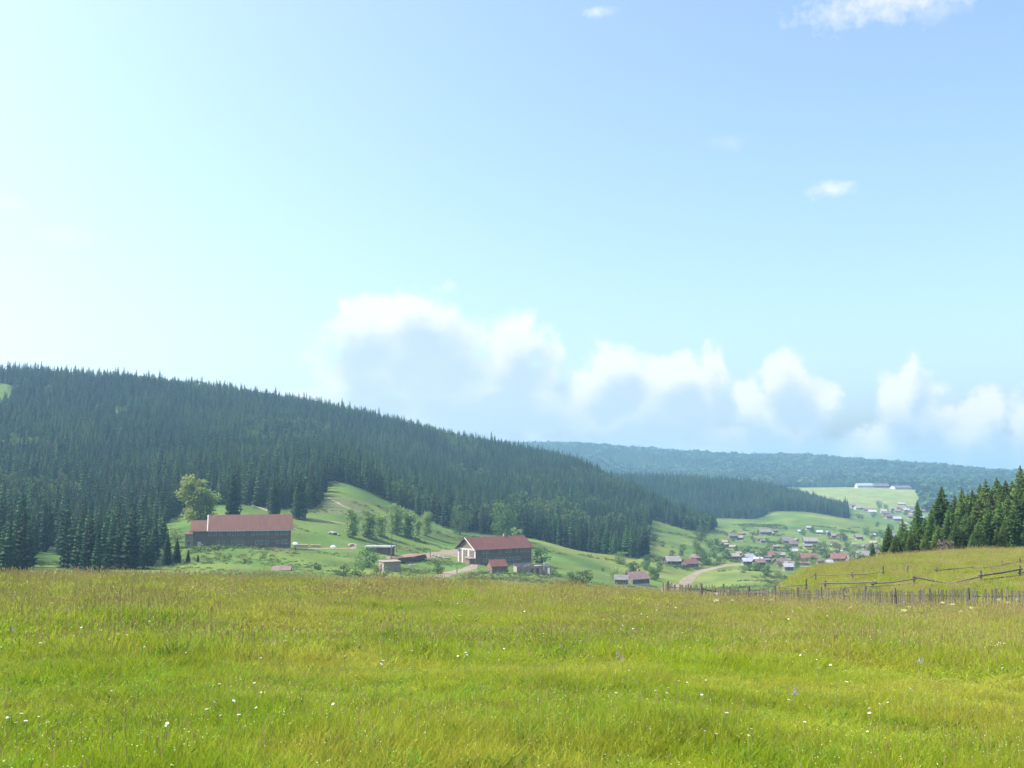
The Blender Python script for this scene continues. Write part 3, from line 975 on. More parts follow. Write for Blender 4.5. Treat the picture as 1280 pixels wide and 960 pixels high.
# lone spruces on the edge of the slope behind the long barn
for (px, Y, ty, lab) in ((294, 372, 588, "dark spruce standing alone on the grass slope directly behind the long barn"),
                         (376, 415, 590, "tall dark spruce at the right end of the trees behind the long barn"),
                         (345, 420, 596, "dark spruce on the forest edge above the right half of the long barn roof"),
                         (240, 275, 686, "small dark spruce at the right tip of the dark clump left below the long barn"),
                         (226, 272, 672, "pointed dark spruce left of the long barn's lower bank"), (214, 268, 662, "spruce just left of the pointed one by the barn's lower bank"),
                         (252, 277, 692, "lowest small spruce at the very tip of the dark clump below the long barn"),
                         (33, 262, 612, "slim dark spruce in front of the sunny clearing at the far left")):
    p = at_depth(px, Y)
    plant(SPRUCE_MID[rng.randrange(3)], "spruce_tree", p, top_height(p, ty), lab, "tree", wide=1.15)

# the stand on the knoll at the right
STAND = [(1106, 655, 172), (1124, 648, 176), (1143, 626, 182), (1160, 640, 172), (1174, 608, 184), (1183, 630, 178), (1190, 618, 190), (1199, 610, 188),
         (1212, 612, 186), (1222, 604, 192), (1229, 599, 186), (1243, 596, 188), (1254, 600, 182), (1265, 606, 190), (1273, 581, 180), (1284, 590, 186),
         (1292, 584, 182), (1306, 592, 188), (1320, 580, 180), (1335, 588, 186), (1350, 578, 184), (1134, 660, 166), (1152, 664, 165), (1168, 655, 167),
         (1190, 650, 164), (1207, 644, 164), (1218, 650, 163), (1232, 634, 165), (1245, 626, 166), (1262, 632, 164), (1280, 640, 163), (1295, 628, 165),
         (1203, 640, 174), (1256, 618, 174), (1240, 640, 172), (1312, 632, 164), (1330, 626, 166)]
STAND += [(1113, 672, 166), (1128, 662, 168), (1140, 650, 172), (1152, 646, 176), (1160, 636, 180), (1168, 622, 184), (1206, 616, 184), (1247, 604, 182), (1262, 600, 184), (1148, 655, 172), (1163, 668, 164), (1180, 645, 176), (1200, 625, 180), (1216, 626, 178), (1236, 612, 180), (1250, 612, 178), (1268, 612, 176), (1278, 612, 178), (1115, 668, 168), (1224, 662, 162), (1250, 650, 162), (1210, 665, 161), (1182, 668, 162), (1240, 660, 162)]
ORD = "first second third fourth fifth sixth seventh eighth ninth tenth eleventh twelfth thirteenth fourteenth fifteenth".split()
SKY = sorted([t for t in STAND[:15] if t[0] < 1280])
for (px, ty, Y) in STAND:
    p = at_depth(px, Y)
    if (px, ty, Y) in SKY:
        plant(SPRUCE_HI[rng.randrange(5)], "spruce_tree", p, top_height(p, ty), ORD[SKY.index((px, ty, Y))] + " spruce from the left along the skyline of the right-hand stand", "tree",
              "skyline spruces of the stand behind the right knoll", rng.uniform(1.45, 1.85))
        continue
    plant(SPRUCE_HI[rng.randrange(5)], "spruce_tree", p, top_height(p, ty), "lower green spruce in the thick of the right-hand stand behind the knoll", "tree",
          "lower spruces of the stand behind the right knoll", rng.uniform(1.6, 2.1))
p = at_depth(1086, 160)
plant(SPRUCE_HI[1], "spruce_tree", p, top_height(p, 677), "small lone spruce left of the stand on the right knoll's crest", "tree", wide=1.1)
p = at_depth(1272, 162)
plant(SPRUCE_HI[3], "spruce_tree", p, top_height(p, 664), "short young spruce at the foot of the tallest trees on the right", "tree", wide=1.4)
p = at_depth(1070, 158)
plant(SHRUB[0], "shrub", p, top_height(p, 691), "low green bush left of the small lone spruce on the knoll crest", "shrub")
p = at_depth(1176, 160)
plant(SHRUB[1], "shrub", p, top_height(p, 674), "pale half-bare bush at the foot of the right spruce stand", "shrub", cmat=M['dead_spruce'])

# broadleaf trees
p = hit(246, 654, 300)
p = at_depth(246, 372)
plant(TALL, "broadleaf_tree", p, top_height(p, 592), "tall pale green tree with open crown and dark trunk behind the long barn", "tree", rz=.4)
p = at_depth(262, 378)
plant(BIRCH[0], "broadleaf_tree", p, top_height(p, 612), "greyer round-crowned tree just right of the tall pale tree", "tree", wide=1.1)
p = at_depth(224, 350)
plant(SHRUB[2], "shrub", p, 5, "light green bush on the grass at the left end of the long barn", "shrub", cmat=M['leaf_pale'])
birch = [(441, 672, 634, 1.0, "leftmost of the birches behind the flat-roofed shed"), (462, 672, 636, 1.3, "broad birch second from the left in the row behind the shed"),
         (476, 670, 640, 1.2, "birch just left of the utility pole behind the shed"), (496, 668, 630, 1.1, "tallest birch, at the top of the utility pole behind the shed"),
         (511, 671, 638, 1.2, "round birch right of the utility pole"), (523, 670, 650, 1.0, "small birch in the dip between two taller birches right of the pole"),
         (534, 670, 640, 1.0, "rightmost birch of the row, slender, by the open slope")]
for (px, by, ty, w, lab) in birch:
    p = hit(px, by, 300)
    plant(BIRCH[rng.randrange(4)], "birch_tree", p, top_height(p, ty), lab, "tree", "birches behind the flat-roofed shed", w)
p = at_depth(628, 500)
plant(ROUND[0], "broadleaf_tree", p, top_height(p, 626), "big round dark green tree behind the red-roofed house", "tree")
p = at_depth(576, 512)
plant(ROUND[1], "broadleaf_tree", p, top_height(p, 638), "rounded dark tree at the forest edge left above the red-roofed house", "tree")
p = at_depth(645, 470)
plant(BIRCH[2], "broadleaf_tree", p, top_height(p, 659), "light bushy tree peeping over the roof ridge of the red-roofed house", "tree", wide=1.4)

SHR = [(460, 716, 300, 686, 'leaf_dark', "large dark bush left of the pale block house"), (447, 718, 270, 700, 'leaf', "rounded bush left of the large dark bush in front"),
       (478, 718, 262, 706, 'leaf', "low bush directly in front of the pale block house"), (432, 720, 262, 706, 'leaf_dark', "low dark bush on the near bank below the dirt path"),
       (548, 716, 320, 699, 'leaf_dark', "slim bush beside the dirt track right of the rubble"), (676, 700, 408, 684, 'leaf_dark', "dark bush at the right end of the red-roofed house"),
       (633, 718, 352, 709, 'leaf_dark', "bush against the small red-roofed shed"), (715, 726, 330, 714, 'leaf_dark', "dark bush on the slope right of the roofless ruin"),
       (728, 728, 340, 712, 'leaf_dark', "larger dark bush on the slope left of the grey village roofs"), (752, 722, 430, 709, 'leaf_dark', "round bush above the grey village roofs"),
       (790, 716, 440, 702, 'leaf_dark', "dark tree behind the nearest grey village house"), (772, 712, 480, 690, 'leaf', "light young tree in front of the near forest tip"),
       (310, 712, 278, 702, 'leaf_dark', "low spreading bush on the near bank below the barn"), (345, 714, 274, 704, 'leaf', "low bush right of the spreading bush below the barn"),
       (285, 708, 290, 697, 'leaf', "light bush under the left half of the barn"), (400, 712, 276, 703, 'leaf_dark', "flat bush on the bank right of the barn"),
       (372, 694, 326, 687, 'leaf_dark', "small bush under the right end of the barn"), (690, 716, 370, 707, 'leaf', "small bush just right of the roofless ruin")]
for (px, by, Y, ty, mt, lab) in SHR:
    p = at_depth(px, Y)
    plant(SHRUB[rng.randrange(4)], "shrub", p, max(1.2, top_height(p, ty)), lab, "shrub", wide=rng.uniform(1.0, 1.4), cmat=M[mt])

# trees and bushes of the village
VT = [(874, 655, 700, 12), (867, 668, 640, 7), (884, 672, 660, 7), (893, 668, 700, 6), (872, 690, 560, 8), (880, 698, 540, 8), (890, 686, 600, 7), (898, 678, 640, 6),
      (905, 690, 590, 6), (925, 680, 660, 6), (948, 690, 600, 8), (955, 676, 700, 5), (968, 690, 610, 7), (975, 684, 660, 6), (985, 692, 600, 7), (992, 690, 620, 7),
      (1022, 682, 680, 10), (1028, 690, 640, 8), (1015, 676, 740, 6), (1000, 664, 900, 7), (1040, 676, 760, 6), (1055, 680, 720, 7), (1062, 686, 690, 7), (1082, 688, 690, 6),
      (1050, 668, 860, 7), (1078, 664, 930, 9), (1085, 668, 880, 8), (1098, 668, 900, 8), (1108, 674, 840, 7), (1118, 680, 780, 7), (1056, 650, 1180, 8), (1070, 650, 1180, 7), (1074, 651, 1170, 7),
      (1096, 636, 1480, 12), (1104, 638, 1450, 9), (1112, 644, 1350, 9), (1120, 642, 1380, 9), (1128, 646, 1300, 8), (1140, 640, 1400, 9), (1146, 646, 1300, 9), (1088, 648, 1250, 8),
      (850, 690, 600, 6), (838, 696, 560, 5), (815, 724, 430, 6), (765, 728, 400, 5), (804, 712, 470, 5), (822, 712, 480, 5), (940, 714, 500, 5), (955, 720, 470, 5), (925, 716, 490, 4), (968, 722, 460, 4),
      (1000, 702, 580, 5), (1012, 704, 570, 5), (1024, 706, 560, 5), (915, 662, 860, 5), (937, 664, 840, 5), (964, 672, 760, 5), (1033, 663, 900, 6), (1012, 660, 940, 6), (1092, 655, 1050, 6), (1110, 656, 1020, 7), (1126, 660, 980, 7)]
_g = random.Random(31)
for _ in range(120):
    by = _g.uniform(658, 716); px = _g.uniform(905, 1100)
    if by > 700 - (px - 1000) * .12 and px > 1000: continue
    VT.append((px, by, float(np.interp(by, [655, 665, 680, 690, 700, 716], [1000, 860, 720, 640, 580, 500])), _g.uniform(2.5, 5.5)))
for _ in range(22):
    VT.append((_g.uniform(800, 905), 0, _g.uniform(420, 640), _g.uniform(2.5, 5)))
for (px, by, Y, hh) in VT:
    p = at_depth(px, Y)
    if hh < 6 and any(abs(p.x - q[0]) < 7 and -26 < p.y - q[1] < 6 for q in ROAD):
        continue
    by = by or 700
    zone = "in the far hamlet below the hay field" if by < 655 else "beside the dirt road" if px < 910 else "around the white metal roof" if px < 1000 else "on the right half of the village slope"
    if hh >= 10 or px == 874:
        plant(ROUND[rng.randrange(2)], "village_tree", p, hh, "round dark tree standing " + zone, "tree", "trees standing " + zone)
    else:
        plant(SHRUB[rng.randrange(4)], "garden_bush", p, hh * .85, "dark green garden bush " + zone, "shrub", "garden bushes " + zone,
              rng.uniform(.9, 1.3), cmat=M['leaf_dark'] if rng.random() < .7 else M['leaf'])


# ------------------------------------------------------------------ buildings
WIN_CACHE = {}


def window(parent, x, y, z, w, h, side, name="window", frame=True):
    """frame part + pane sub-part; side 'f' faces local -y, 'l' faces local -x"""
    key = (round(w, 2), round(h, 2))
    if key not in WIN_CACHE:
        a, t = MB(), min(.12, w * .12)
        a.box(-w / 2, w / 2, -.06, .04, h / 2 - t, h / 2).box(-w / 2, w / 2, -.06, .04, -h / 2, -h / 2 + t)
        a.box(-w / 2, -w / 2 + t, -.055, .035, -h / 2 + t, h / 2 - t).box(w / 2 - t, w / 2, -.055, .035, -h / 2 + t, h / 2 - t)
        a.box(-.03, .03, -.05, .03, -h / 2 + t, h / 2 - t)
        b = MB().box(-w / 2 + t, w / 2 - t, -.01, .02, -h / 2 + t, h / 2 - t)
        WIN_CACHE[key] = (a.build("window", M['frame'], link=False).data, b.build("pane", M['glass'], link=False).data)
    fm, pm = WIN_CACHE[key]
    o = bpy.data.objects.new(name, fm); COL.objects.link(o); o.parent = parent
    o.location = (x, y, z)
    if side == 'l': o.rotation_euler = (0, 0, R(-90))
    if side == 'r': o.rotation_euler = (0, 0, R(90))
    q = bpy.data.objects.new("pane", pm); COL.objects.link(q); q.parent = o
    return o


def gable_house(name, p, rz, L, W, hw, hr, wall, roof, label, cat, group=None, wins=(3, 0), over=.4, chim=1, found=True, sx=0, door=False, win=(.9, 1.1)):
    """L along x, W along y; front is local -y"""
    e = empty(name, p, rz, label, cat, group)
    w = MB()
    w.prism_x([(-W / 2, 0), (W / 2, 0), (W / 2, hw), (0, hw + hr), (-W / 2, hw)], -L / 2, L / 2)
    w.build("wall", M[wall], e)
    if found:
        MB().box(-L / 2 - .06, L / 2 + .06, -W / 2 - .06, W / 2 + .06, -2.5, .35).build("foundation", M['plaster'], e)
    s = hr / (W / 2)
    t = .14
    yo = W / 2 + over
    zo = hw - over * s
    r = MB()
    r.prism_x([(-yo, zo + .03), (0, hw + hr + .03), (0, hw + hr + .03 + t), (-yo, zo + .03 + t)], -L / 2 - over, L / 2 + over)
    r.prism_x([(yo, zo + .03 + t), (0.003, hw + hr + .03 + t), (0.003, hw + hr + .03), (yo, zo + .03)], -L / 2 - over, L / 2 + over)
    r.build("roof", M[roof], e)
    for k in range(chim):
        cx = L * (.18 if k == 0 else -.25)
        MB().box(cx - .3, cx + .3, .3, .9, hw + hr - .9, hw + hr + .9).build("chimney", M['chimney'], e)
    nf, ns = wins
    for k in range(nf):
        window(e, -L / 2 + L * (k + .5) / nf, -W / 2 - .02, hw * .58, win[0], win[1], 'f')
    for k in range(ns):
        window(e, -L / 2 - .02, -W / 2 + W * (k + .5) / ns, hw * .58, win[0], win[1], 'l')
    if door:
        MB().box(L * .3, L * .3 + .9, -W / 2 - .05, -W / 2 + .02, .3, 2.3).build("door", M['dark_wood'], e)
    return e


def long_barn():
    p = at_depth(306, 338); p.z = p.z - .1
    rz = R(16)
    L_, W_, hw, hr = 31.0, 11.5, 6.6, 4.4
    e = empty("log_barrack", p, rz, "long two-storey grey log building with faded red-brown roof, left of the valley", "building")
    MB().prism_x([(-W_ / 2, 0), (W_ / 2, 0), (W_ / 2, hw), (0, hw + hr), (-W_ / 2, hw)], -L_ / 2 + 4.45, L_ / 2).build("wall", M['log_wall'], e)
    MB().prism_x([(-W_ / 2 + .01, 0), (W_ / 2 - .01, 0), (W_ / 2 - .01, hw - .15), (0, hw + 2.2), (-W_ / 2 + .01, hw - .15)], -L_ / 2, -L_ / 2 + 4.447).build("end_wall", M['log_wall'], e)
    MB().box(-L_ / 2 - .12, L_ / 2 + .12, -W_ / 2 - .12, W_ / 2 + .12, -3.5, .45).build("foundation", M['stone'], e)
    s = hr / (W_ / 2); o_ = .7; yo = W_ / 2 + o_; zo = hw - o_ * s
    x0 = -L_ / 2 + 4.6
    for (ya, yb) in ((-yo, 0), (yo, 0)):
        r = MB()
        za, zb = zo, hw + hr
        r.prism_x([(ya, za + .05), (yb, zb + .05), (yb, zb + .25), (ya, za + .25)] if ya < 0 else [(ya, za + .25), (.003, zb + .25), (.003, zb + .05), (ya, za + .05)], x0, L_ / 2 + .8)
        r.build("roof_slope", M['roof_pink'], e)
    # lower roof over the left end
    lw = MB()
    h2 = hr * .74
    lw.prism_x([(-yo, zo - .1), (-.8, zo + h2), (-.8, zo + h2 + .2), (-yo, zo + .12)], -L_ / 2 - .9, x0 - .004)
    lw.prism_x([(yo, zo + .12), (-.797, zo + h2 + .2), (-.797, zo + h2), (yo, zo - .1)], -L_ / 2 - .9, x0 - .004)
    lw.build("lower_roof", M['roof_pink'], e)
    MB().prism_x([(-yo - .03, zo + .02), (0, hw + hr + .02), (0, hw + hr + .30), (-yo - .03, zo + .32)], x0 - .28, x0 - .008).build("barge_board", M['fascia'], e)
    MB().box(x0 - .4, L_ / 2 + .8, -yo - .06, -yo - .003, zo - .02, zo + .22).build("eaves_board", M['fascia'], e)
    # porch at the left end
    MB().box(-L_ / 2 - 2.4, -L_ / 2 - .13, -W_ / 2 + .3, -W_ / 2 + 3.4, .2, 5.2).build("porch", M['brick'], e)
    MB().box(-L_ / 2 - 3.6, -L_ / 2 - .14, -W_ / 2 - .8, -W_ / 2 + 3.6, -.8, .19).build("step", M['white_wall'], e)
    MB().prism_x([(-W_ / 2 - .2, 5.1), (-W_ / 2 + 3.6, 5.7), (-W_ / 2 + 3.6, 5.85), (-W_ / 2 - .2, 5.25)], -L_ / 2 - 2.8, -L_ / 2 - .12).build("porch_roof", M['roof_pink'], e)
    window(e, -L_ / 2 - 1.3, -W_ / 2 + .28, 2.2, .9, 1.6, 'f')
    for x in (-10.3, -8.6, -6.9, -4.2, -2.7, -1.2, .3, 3.4, 4.9, 6.4, 7.9, 11.0, 12.6, 14.1):
        window(e, x, -W_ / 2 - .02, 5.3, .95, 1.3, 'f')
    for x in (-7.6, -5.9, -3.0, -1.5, 0, 4.6, 6.1, 7.8, 11.2, 12.9, 14.2):
        window(e, x, -W_ / 2 - .02, 2.3, .95, 1.35, 'f')
    MB().box(-14.0, -12.9, -W_ / 2 - .07, -W_ / 2 + .02, .5, 2.8).build("door", M['plaster'], e)
    # log courses stand proud of the wall
    lg = MB()
    for k in range(17):
        z = .62 + k * .36
        lg.box(-L_ / 2 + .02, L_ / 2 - .02, -W_ / 2 - .05, -W_ / 2 + .01, z, z + .24)
    tag(lg.build("log", M['log_wall'], e), kind='stuff')


def red_house():
    p = at_depth(619, 398)
    rz = R(36)
    L_, W_, hw, hr = 26.5, 12.5, 6.3, 4.0
    e = empty("red_roofed_house", p, rz, "two-storey grey log house with red metal roof and whitewashed gable end, mid valley", "building")
    MB().prism_x([(-W_ / 2, 0), (W_ / 2, 0), (W_ / 2, hw), (0, hw + hr), (-W_ / 2, hw)], -L_ / 2, L_ / 2).build("wall", M['log_wall'], e)
    MB().box(-L_ / 2 - .1, L_ / 2 + .1, -W_ / 2 - .1, W_ / 2 + .1, -3.5, .4).build("foundation", M['stone'], e)
    s = hr / (W_ / 2); o_ = .8; yo = W_ / 2 + o_; zo = hw - o_ * s
    MB().prism_x([(-yo, zo + .05), (0, hw + hr + .05), (0, hw + hr + .25), (-yo, zo + .25)], -L_ / 2 - 1.0, L_ / 2 + .9).build("roof_slope", M['roof_red'], e)
    MB().prism_x([(yo, zo + .25), (.003, hw + hr + .25), (.003, hw + hr + .05), (yo, zo + .05)], -L_ / 2 - 1.0, L_ / 2 + .9).build("roof_slope", M['roof_red'], e)
    b = MB()
    b.prism_x([(-yo - .03, zo - .05), (0, hw + hr - .02), (0, hw + hr + .28), (-yo - .03, zo + .3)], -L_ / 2 - 1.2, -L_ / 2 - 1.004)
    b.build("barge_board", M['fascia'], e)
    # white piers and beam of the gable end, set 6 cm proud
    for (ya, yb) in ((-W_ / 2 + .1, -W_ / 2 + .9), (-1.9, -.7), (2.4, 3.4), (W_ / 2 - 1.0, W_ / 2 - .1)):
        MB().box(-L_ / 2 - .10, -L_ / 2 - .004, ya, yb, .4, hw - .5).build("pier", M['white_wall'], e)
    MB().box(-L_ / 2 - .13, -L_ / 2 - .005, -W_ / 2 + .05, W_ / 2 - .05, hw - .5, hw + .1).build("beam", M['white_wall'], e)
    for y in (-3.6, .9):
        window(e, -L_ / 2 - .03, y, 4.8, .9, 1.4, 'l')
        window(e, -L_ / 2 - .03, y, 2.0, .9, 1.4, 'l')
    # porch at the near corner
    MB().box(-L_ / 2 - 2.6, -L_ / 2 - .12, -W_ / 2 + .4, -W_ / 2 + 3.6, -.6, 2.9).build("porch", M['log_wall'], e)
    MB().prism_x([(-W_ / 2 + .1, 2.85), (-W_ / 2 + 3.8, 3.3), (-W_ / 2 + 3.8, 3.45), (-W_ / 2 + .1, 3.0)], -L_ / 2 - 3.0, -L_ / 2 - .13).build("porch_roof", M['roof_grey'], e)
    for x in (-9.9, -7.6, -2.0, 1.0, 2.8, 6.0, 8.2, 9.8, 11.6):
        window(e, x, -W_ / 2 - .02, 5.1, .95, 1.3, 'f')
    for x in (-9.4, -7.4, -4.2, -2.6, -.8, .9, 2.6, 4.2, 6.0, 7.2):
        window(e, x, -W_ / 2 - .02, 2.1, .95, 1.4, 'f')
    MB().tube([(-8.5, -W_ / 2 - .16, .4), (-8.5, -W_ / 2 - .16, hw - .2)], .1, 6).build("drainpipe", M['roof_white'], e)
    MB().box(L_ / 2 - .15, L_ / 2 + .03, -W_ / 2 - .08, -W_ / 2 + .2, .4, hw - .2).build("corner_board", M['plaster'], e)
    MB().box(4, 4.8, -.4, .4, hw + hr - .6, hw + hr + 1.1).build("chimney", M['chimney'], e)
    lg = MB()
    for k in range(16):
        z = .6 + k * .36
        lg.box(-L_ / 2 + .02, L_ / 2 - .2, -W_ / 2 - .05, -W_ / 2 + .01, z, z + .24)
    tag(lg.build("log", M['log_wall'], e), kind='stuff')


long_barn()
red_house()

# small red-roofed shed in front of the red-roofed house
p = at_depth(621, 352)
gable_house("small_shed", p, R(24), 5.6, 5.0, 2.6, 1.9, 'log_wall', 'roof_red', "small shed with steep red roof in front of the red-roofed house", "shed", wins=(1, 1), chim=0, win=(.7, .8))


def ruin():
    p = at_depth(665, 362)
    e = empty("roofless_ruin", p, R(12), "roofless broken stone ruin with dark openings at the meadow edge", "ruin")
    g = random.Random(5)
    for k in range(6):
        x0 = -6.2 + k * 2.07
        h = g.uniform(2.2, 3.4)
        w = MB()
        top = [(x0 + 2.05, h * g.uniform(.8, 1)), (x0 + 1.3, h), (x0 + .6, h * g.uniform(.8, 1.05)), (x0, h * g.uniform(.85, 1))]
        w.prism([(x0, 2.0), (x0 + 2.05, 2.0)] + top, -2.6, -2.25)
        w.prism([(x0, -2), (x0 + .8, -2), (x0 + .8, 1.997), (x0, 1.997)], -2.6, -2.25)
        w.build("wall_section", M['brick'], e)
    MB().box(-6.2, -5.85, -2.24, 2.6, -2, 2.4).build("side_wall", M['brick'], e)
    MB().box(5.87, 6.22, -2.24, 2.6, -2, 2.9).build("side_wall", M['stone'], e)
    MB().box(-6.2, 6.2, 2.61, 2.95, -2, 3.1).build("back_wall", M['brick'], e)
    MB().box(-1.5, 3.5, -1.6, 2.4, 2.2, 2.7).build("sagging_roof", M['roof_tan'], e)
    MB().box(3.6, 5.6, -2.75, -2.2, 2.5, 3.7).add([(3.3, -2.9, 1.2), (3.8, -2.9, 1.2), (3.8, -2.7, 3.0), (3.3, -2.7, 3.0)], [(0, 1, 2, 3)]).build("white_panel", M['white_wall'], e)
    MB().tube([(3.5, -2.2, 0), (3.5, -2.2, 5.2)], .06, 5).build("pole", M['dark_wood'], e)


ruin()


def flat_shed():
    p = hit(477, 691, 300)
    e = empty("flat_roofed_shed", p, R(-6), "low shed with pale flat roof in front of the birches", "shed")
    MB().box(-4.8, 4.8, -2.2, 2.4, -.8, 2.3).build("wall", M['log_brown'], e)
    MB().prism([(-5.3, 2.32), (5.3, 2.32), (5.3, 2.55), (-5.3, 2.6)], -2.9, 2.9).build("roof", M['roof_white'], e)
    MB().box(-5.3, 5.3, -2.98, -2.903, 2.15, 2.5).build("fascia", M['fascia'], e)
    MB().box(1.5, 3.6, -2.26, -2.19, -.3, 1.9).build("door", M['dark_wood'], e)
    MB().box(4.5, 4.7, -2.85, -2.65, -.5, 2.14).build("post", M['dark_wood'], e)


flat_shed()


def block_house():
    p = hit(489, 714, 250)
    e = empty("block_house", p, R(30), "small pale block house at the end of the timber stack", "shed")
    MB().box(-2.6, 2.6, -1.9, 1.9, -1.2, 2.7).build("wall", M['brick'], e)
    MB().prism_x([(-2.1, 2.72), (2.1, 2.95), (2.1, 3.15), (-2.1, 2.92)], -2.85, 2.85).build("roof", M['roof_tan'], e)
    MB().box(-2.66, -2.6, -.5, .5, .2, 2.2).build("door", M['dark_wood'], e)


block_house()

# timber stack: three piles, logs as pieces
def timber_stack():
    a, b = hit(494, 703, 270), hit(530, 698, 270)
    d = (b - a); d.z = 0; L_ = d.length
    rz = math.atan2(d.y, d.x)
    c = (a + b) / 2
    e = empty("timber_stack", (c.x, c.y, hz(c.x, c.y)), rz, "long brown stack of timber beside the pale block house", "timber stack")
    lm = MB().tube([(0, -1.6, 0), (0, 1.6, 0)], .24, 7).build("log", M['stack'], link=False).data
    n = int(L_ / .5)
    for row in range(4):
        for k in range(n - row):
            o = bpy.data.objects.new("log", lm); COL.objects.link(o); o.parent = e
            x = -L_ / 2 + (k + .5 * row) * .5
            wx, wy = c.x + d.x / L_ * x, c.y + d.y / L_ * x
            o.location = (x, rng.uniform(-.15, .15), hz(wx, wy) - e.location.z + .2 + row * .43)


timber_stack()


def rock_mesh(seed):
    g = random.Random(seed)
    import bmesh
    bm = bmesh.new(); bmesh.ops.create_icosphere(bm, subdivisions=1, radius=1)
    for v in bm.verts:
        v.co *= g.uniform(.7, 1.2); v.co.z *= .65
    me = bpy.data.meshes.new("rock"); bm.to_mesh(me); bm.free(); me.materials.append(M['stone'])
    return me


ROCKS = [rock_mesh(i) for i in range(4)]


def rubble(px0, px1, by, n, lab, name="rubble_heap", sc=.6):
    c = hit((px0 + px1) / 2, by, 270)
    e = empty(name, c, 0, lab, "rubble")
    w = (px1 - px0) / F * c.y
    for k in range(n):
        o = bpy.data.objects.new("stone", ROCKS[k % 4]); COL.objects.link(o); o.parent = e
        x, y = rng.uniform(-.5, .5) * w, rng.uniform(-1.5, 1.5)
        s = rng.uniform(.4, 1) * sc
        o.location = (x, y, hz(c.x + x, c.y + y) - c.z + s * .4 + max(0, .8 - abs(x) / w * 2) * .5)
        o.scale = (s, s, s); o.rotation_euler = (0, 0, rng.uniform(0, 6))


rubble(538, 562, 697, 26, "pale heap of broken stone right of the timber stack")
rubble(512, 524, 708, 8, "few pale stones on the grass below the timber stack", sc=.45)
rubble(408, 432, 668, 22, "grey heap of stones and boards left of the birches", sc=.7)
rubble(475, 488, 671, 6, "pale stones under the birches behind the shed", sc=.55)
rubble(600, 604, 672, 3, "small pale stones on the slope left above the red-roofed house", sc=.4)


def tarp_heap(px, by, lab):
    c = hit(px, by, 270)
    e = empty("tarp_heap", c, 0, lab, "tarp")
    vs, fs = [], []
    n = 10
    vs.append((0, 0, 1.05))
    for j, rr in enumerate((.6, 1.1, 1.5)):
        for k in range(n):
            a = 6.283 * k / n
            f = rr * rng.uniform(.85, 1.15)
            vs.append((math.cos(a) * f * 1.2, math.sin(a) * f, (.9, .5, -.1)[j] * rng.uniform(.9, 1.1)))
    for k in range(n):
        fs.append((0, 1 + k, 1 + (k + 1) % n))
        for j in range(2):
            fs.append((1 + j * n + k, 1 + (j + 1) * n + k, 1 + (j + 1) * n + (k + 1) % n, 1 + j * n + (k + 1) % n))
    e.scale = (.7, .7, .7)
    mesh_obj("tarp", vs, fs, M['tarp'], e, smooth=True)


tarp_heap(419, 684, "pale blue tarp over a heap beside the dirt path")
tarp_heap(372, 680, "small white tarp heap at the right end of the long barn")


def board_stack(px, by, L_, lab, rz=0):
    c = hit(px, by, 270)
    e = empty("board_stack", c, rz, lab, "boards")
    bm = MB().box(-L_ / 2, L_ / 2, -.5, .5, 0, .16).build("board", M['sawn'], link=False).data
    for k in range(5):
        o = bpy.data.objects.new("board", bm); COL.objects.link(o); o.parent = e
        o.location = (rng.uniform(-.2, .2), rng.uniform(-.1, .1), .05 + k * .18)


board_stack(379, 684, 5.0, "stack of fresh boards beside the tarp heap right of the long barn")
board_stack(397, 684, 3.4, "short stack of boards on the dirt path right of the long barn", .2)
board_stack(441, 683, 3.0, "upright-leaning pale boards at the end of the dirt path", 1.2)


def pole(px, by, ty, Y, lab, cross=True):
    p = at_depth(px, Y) if Y else hit(px, by, 270)
    h = top_height(p, ty)
    e = empty("utility_pole", p, 0, lab, "pole")
    MB().tube([(0, 0, -.8), (.03, 0, h * .5), (0, 0, h)], [.17, .14, .11], 7).build("shaft", M['dark_wood'], e)
    if cross:
        MB().box(-.9, .9, -.12, -.02 - .09, h - .75, h - .6).build("crossarm", M['dark_wood'], e)
        for x in (-.8, .8):
            MB().tube([(x, -.115, h - .6), (x, -.115, h - .4)], [.05, .03], 5).build("insulator", M['plaster'], e)


pole(491, 703, 643, 318, "tall dark utility pole by the timber stack, in front of the birches")
pole(539, 697, 687, None, "short dark post at the pale rubble heap", False)
pole(598, 713, 702, None, "short dark post beside the dirt track below the red-roofed house", False)
pole(572, 717, 708, None, "short dark post on the grass inside the bend of the dirt track", False)
pole(497, 690, 674, None, "thin post at the right corner of the flat-roofed shed", False)
pole(569, 671, 662, None, "short dark post on the slope left above the red-roofed house", False)

# near-left roof peeping over the meadow edge, brown heap
p = at_depth(6, 255)
gable_house("low_hut_or_heap", p, R(-5), 8.5, 5, 1.9, 1.3, 'log_brown', 'roof_grey', "low hut whose grey roof peeps over the meadow at the far left", "hut", wins=(1, 0), chim=0)
p = at_depth(356, 268); p.z -= .9  # the brown heap, built as a small sunken hut shape
gable_house("low_hut_or_heap", p, R(8), 4.2, 3, 1.0, .8, 'log_brown', 'roof_brown', "low brown heap, shaped like a hut roof, at the meadow edge below the barn", "hut", wins=(0, 0), chim=0)

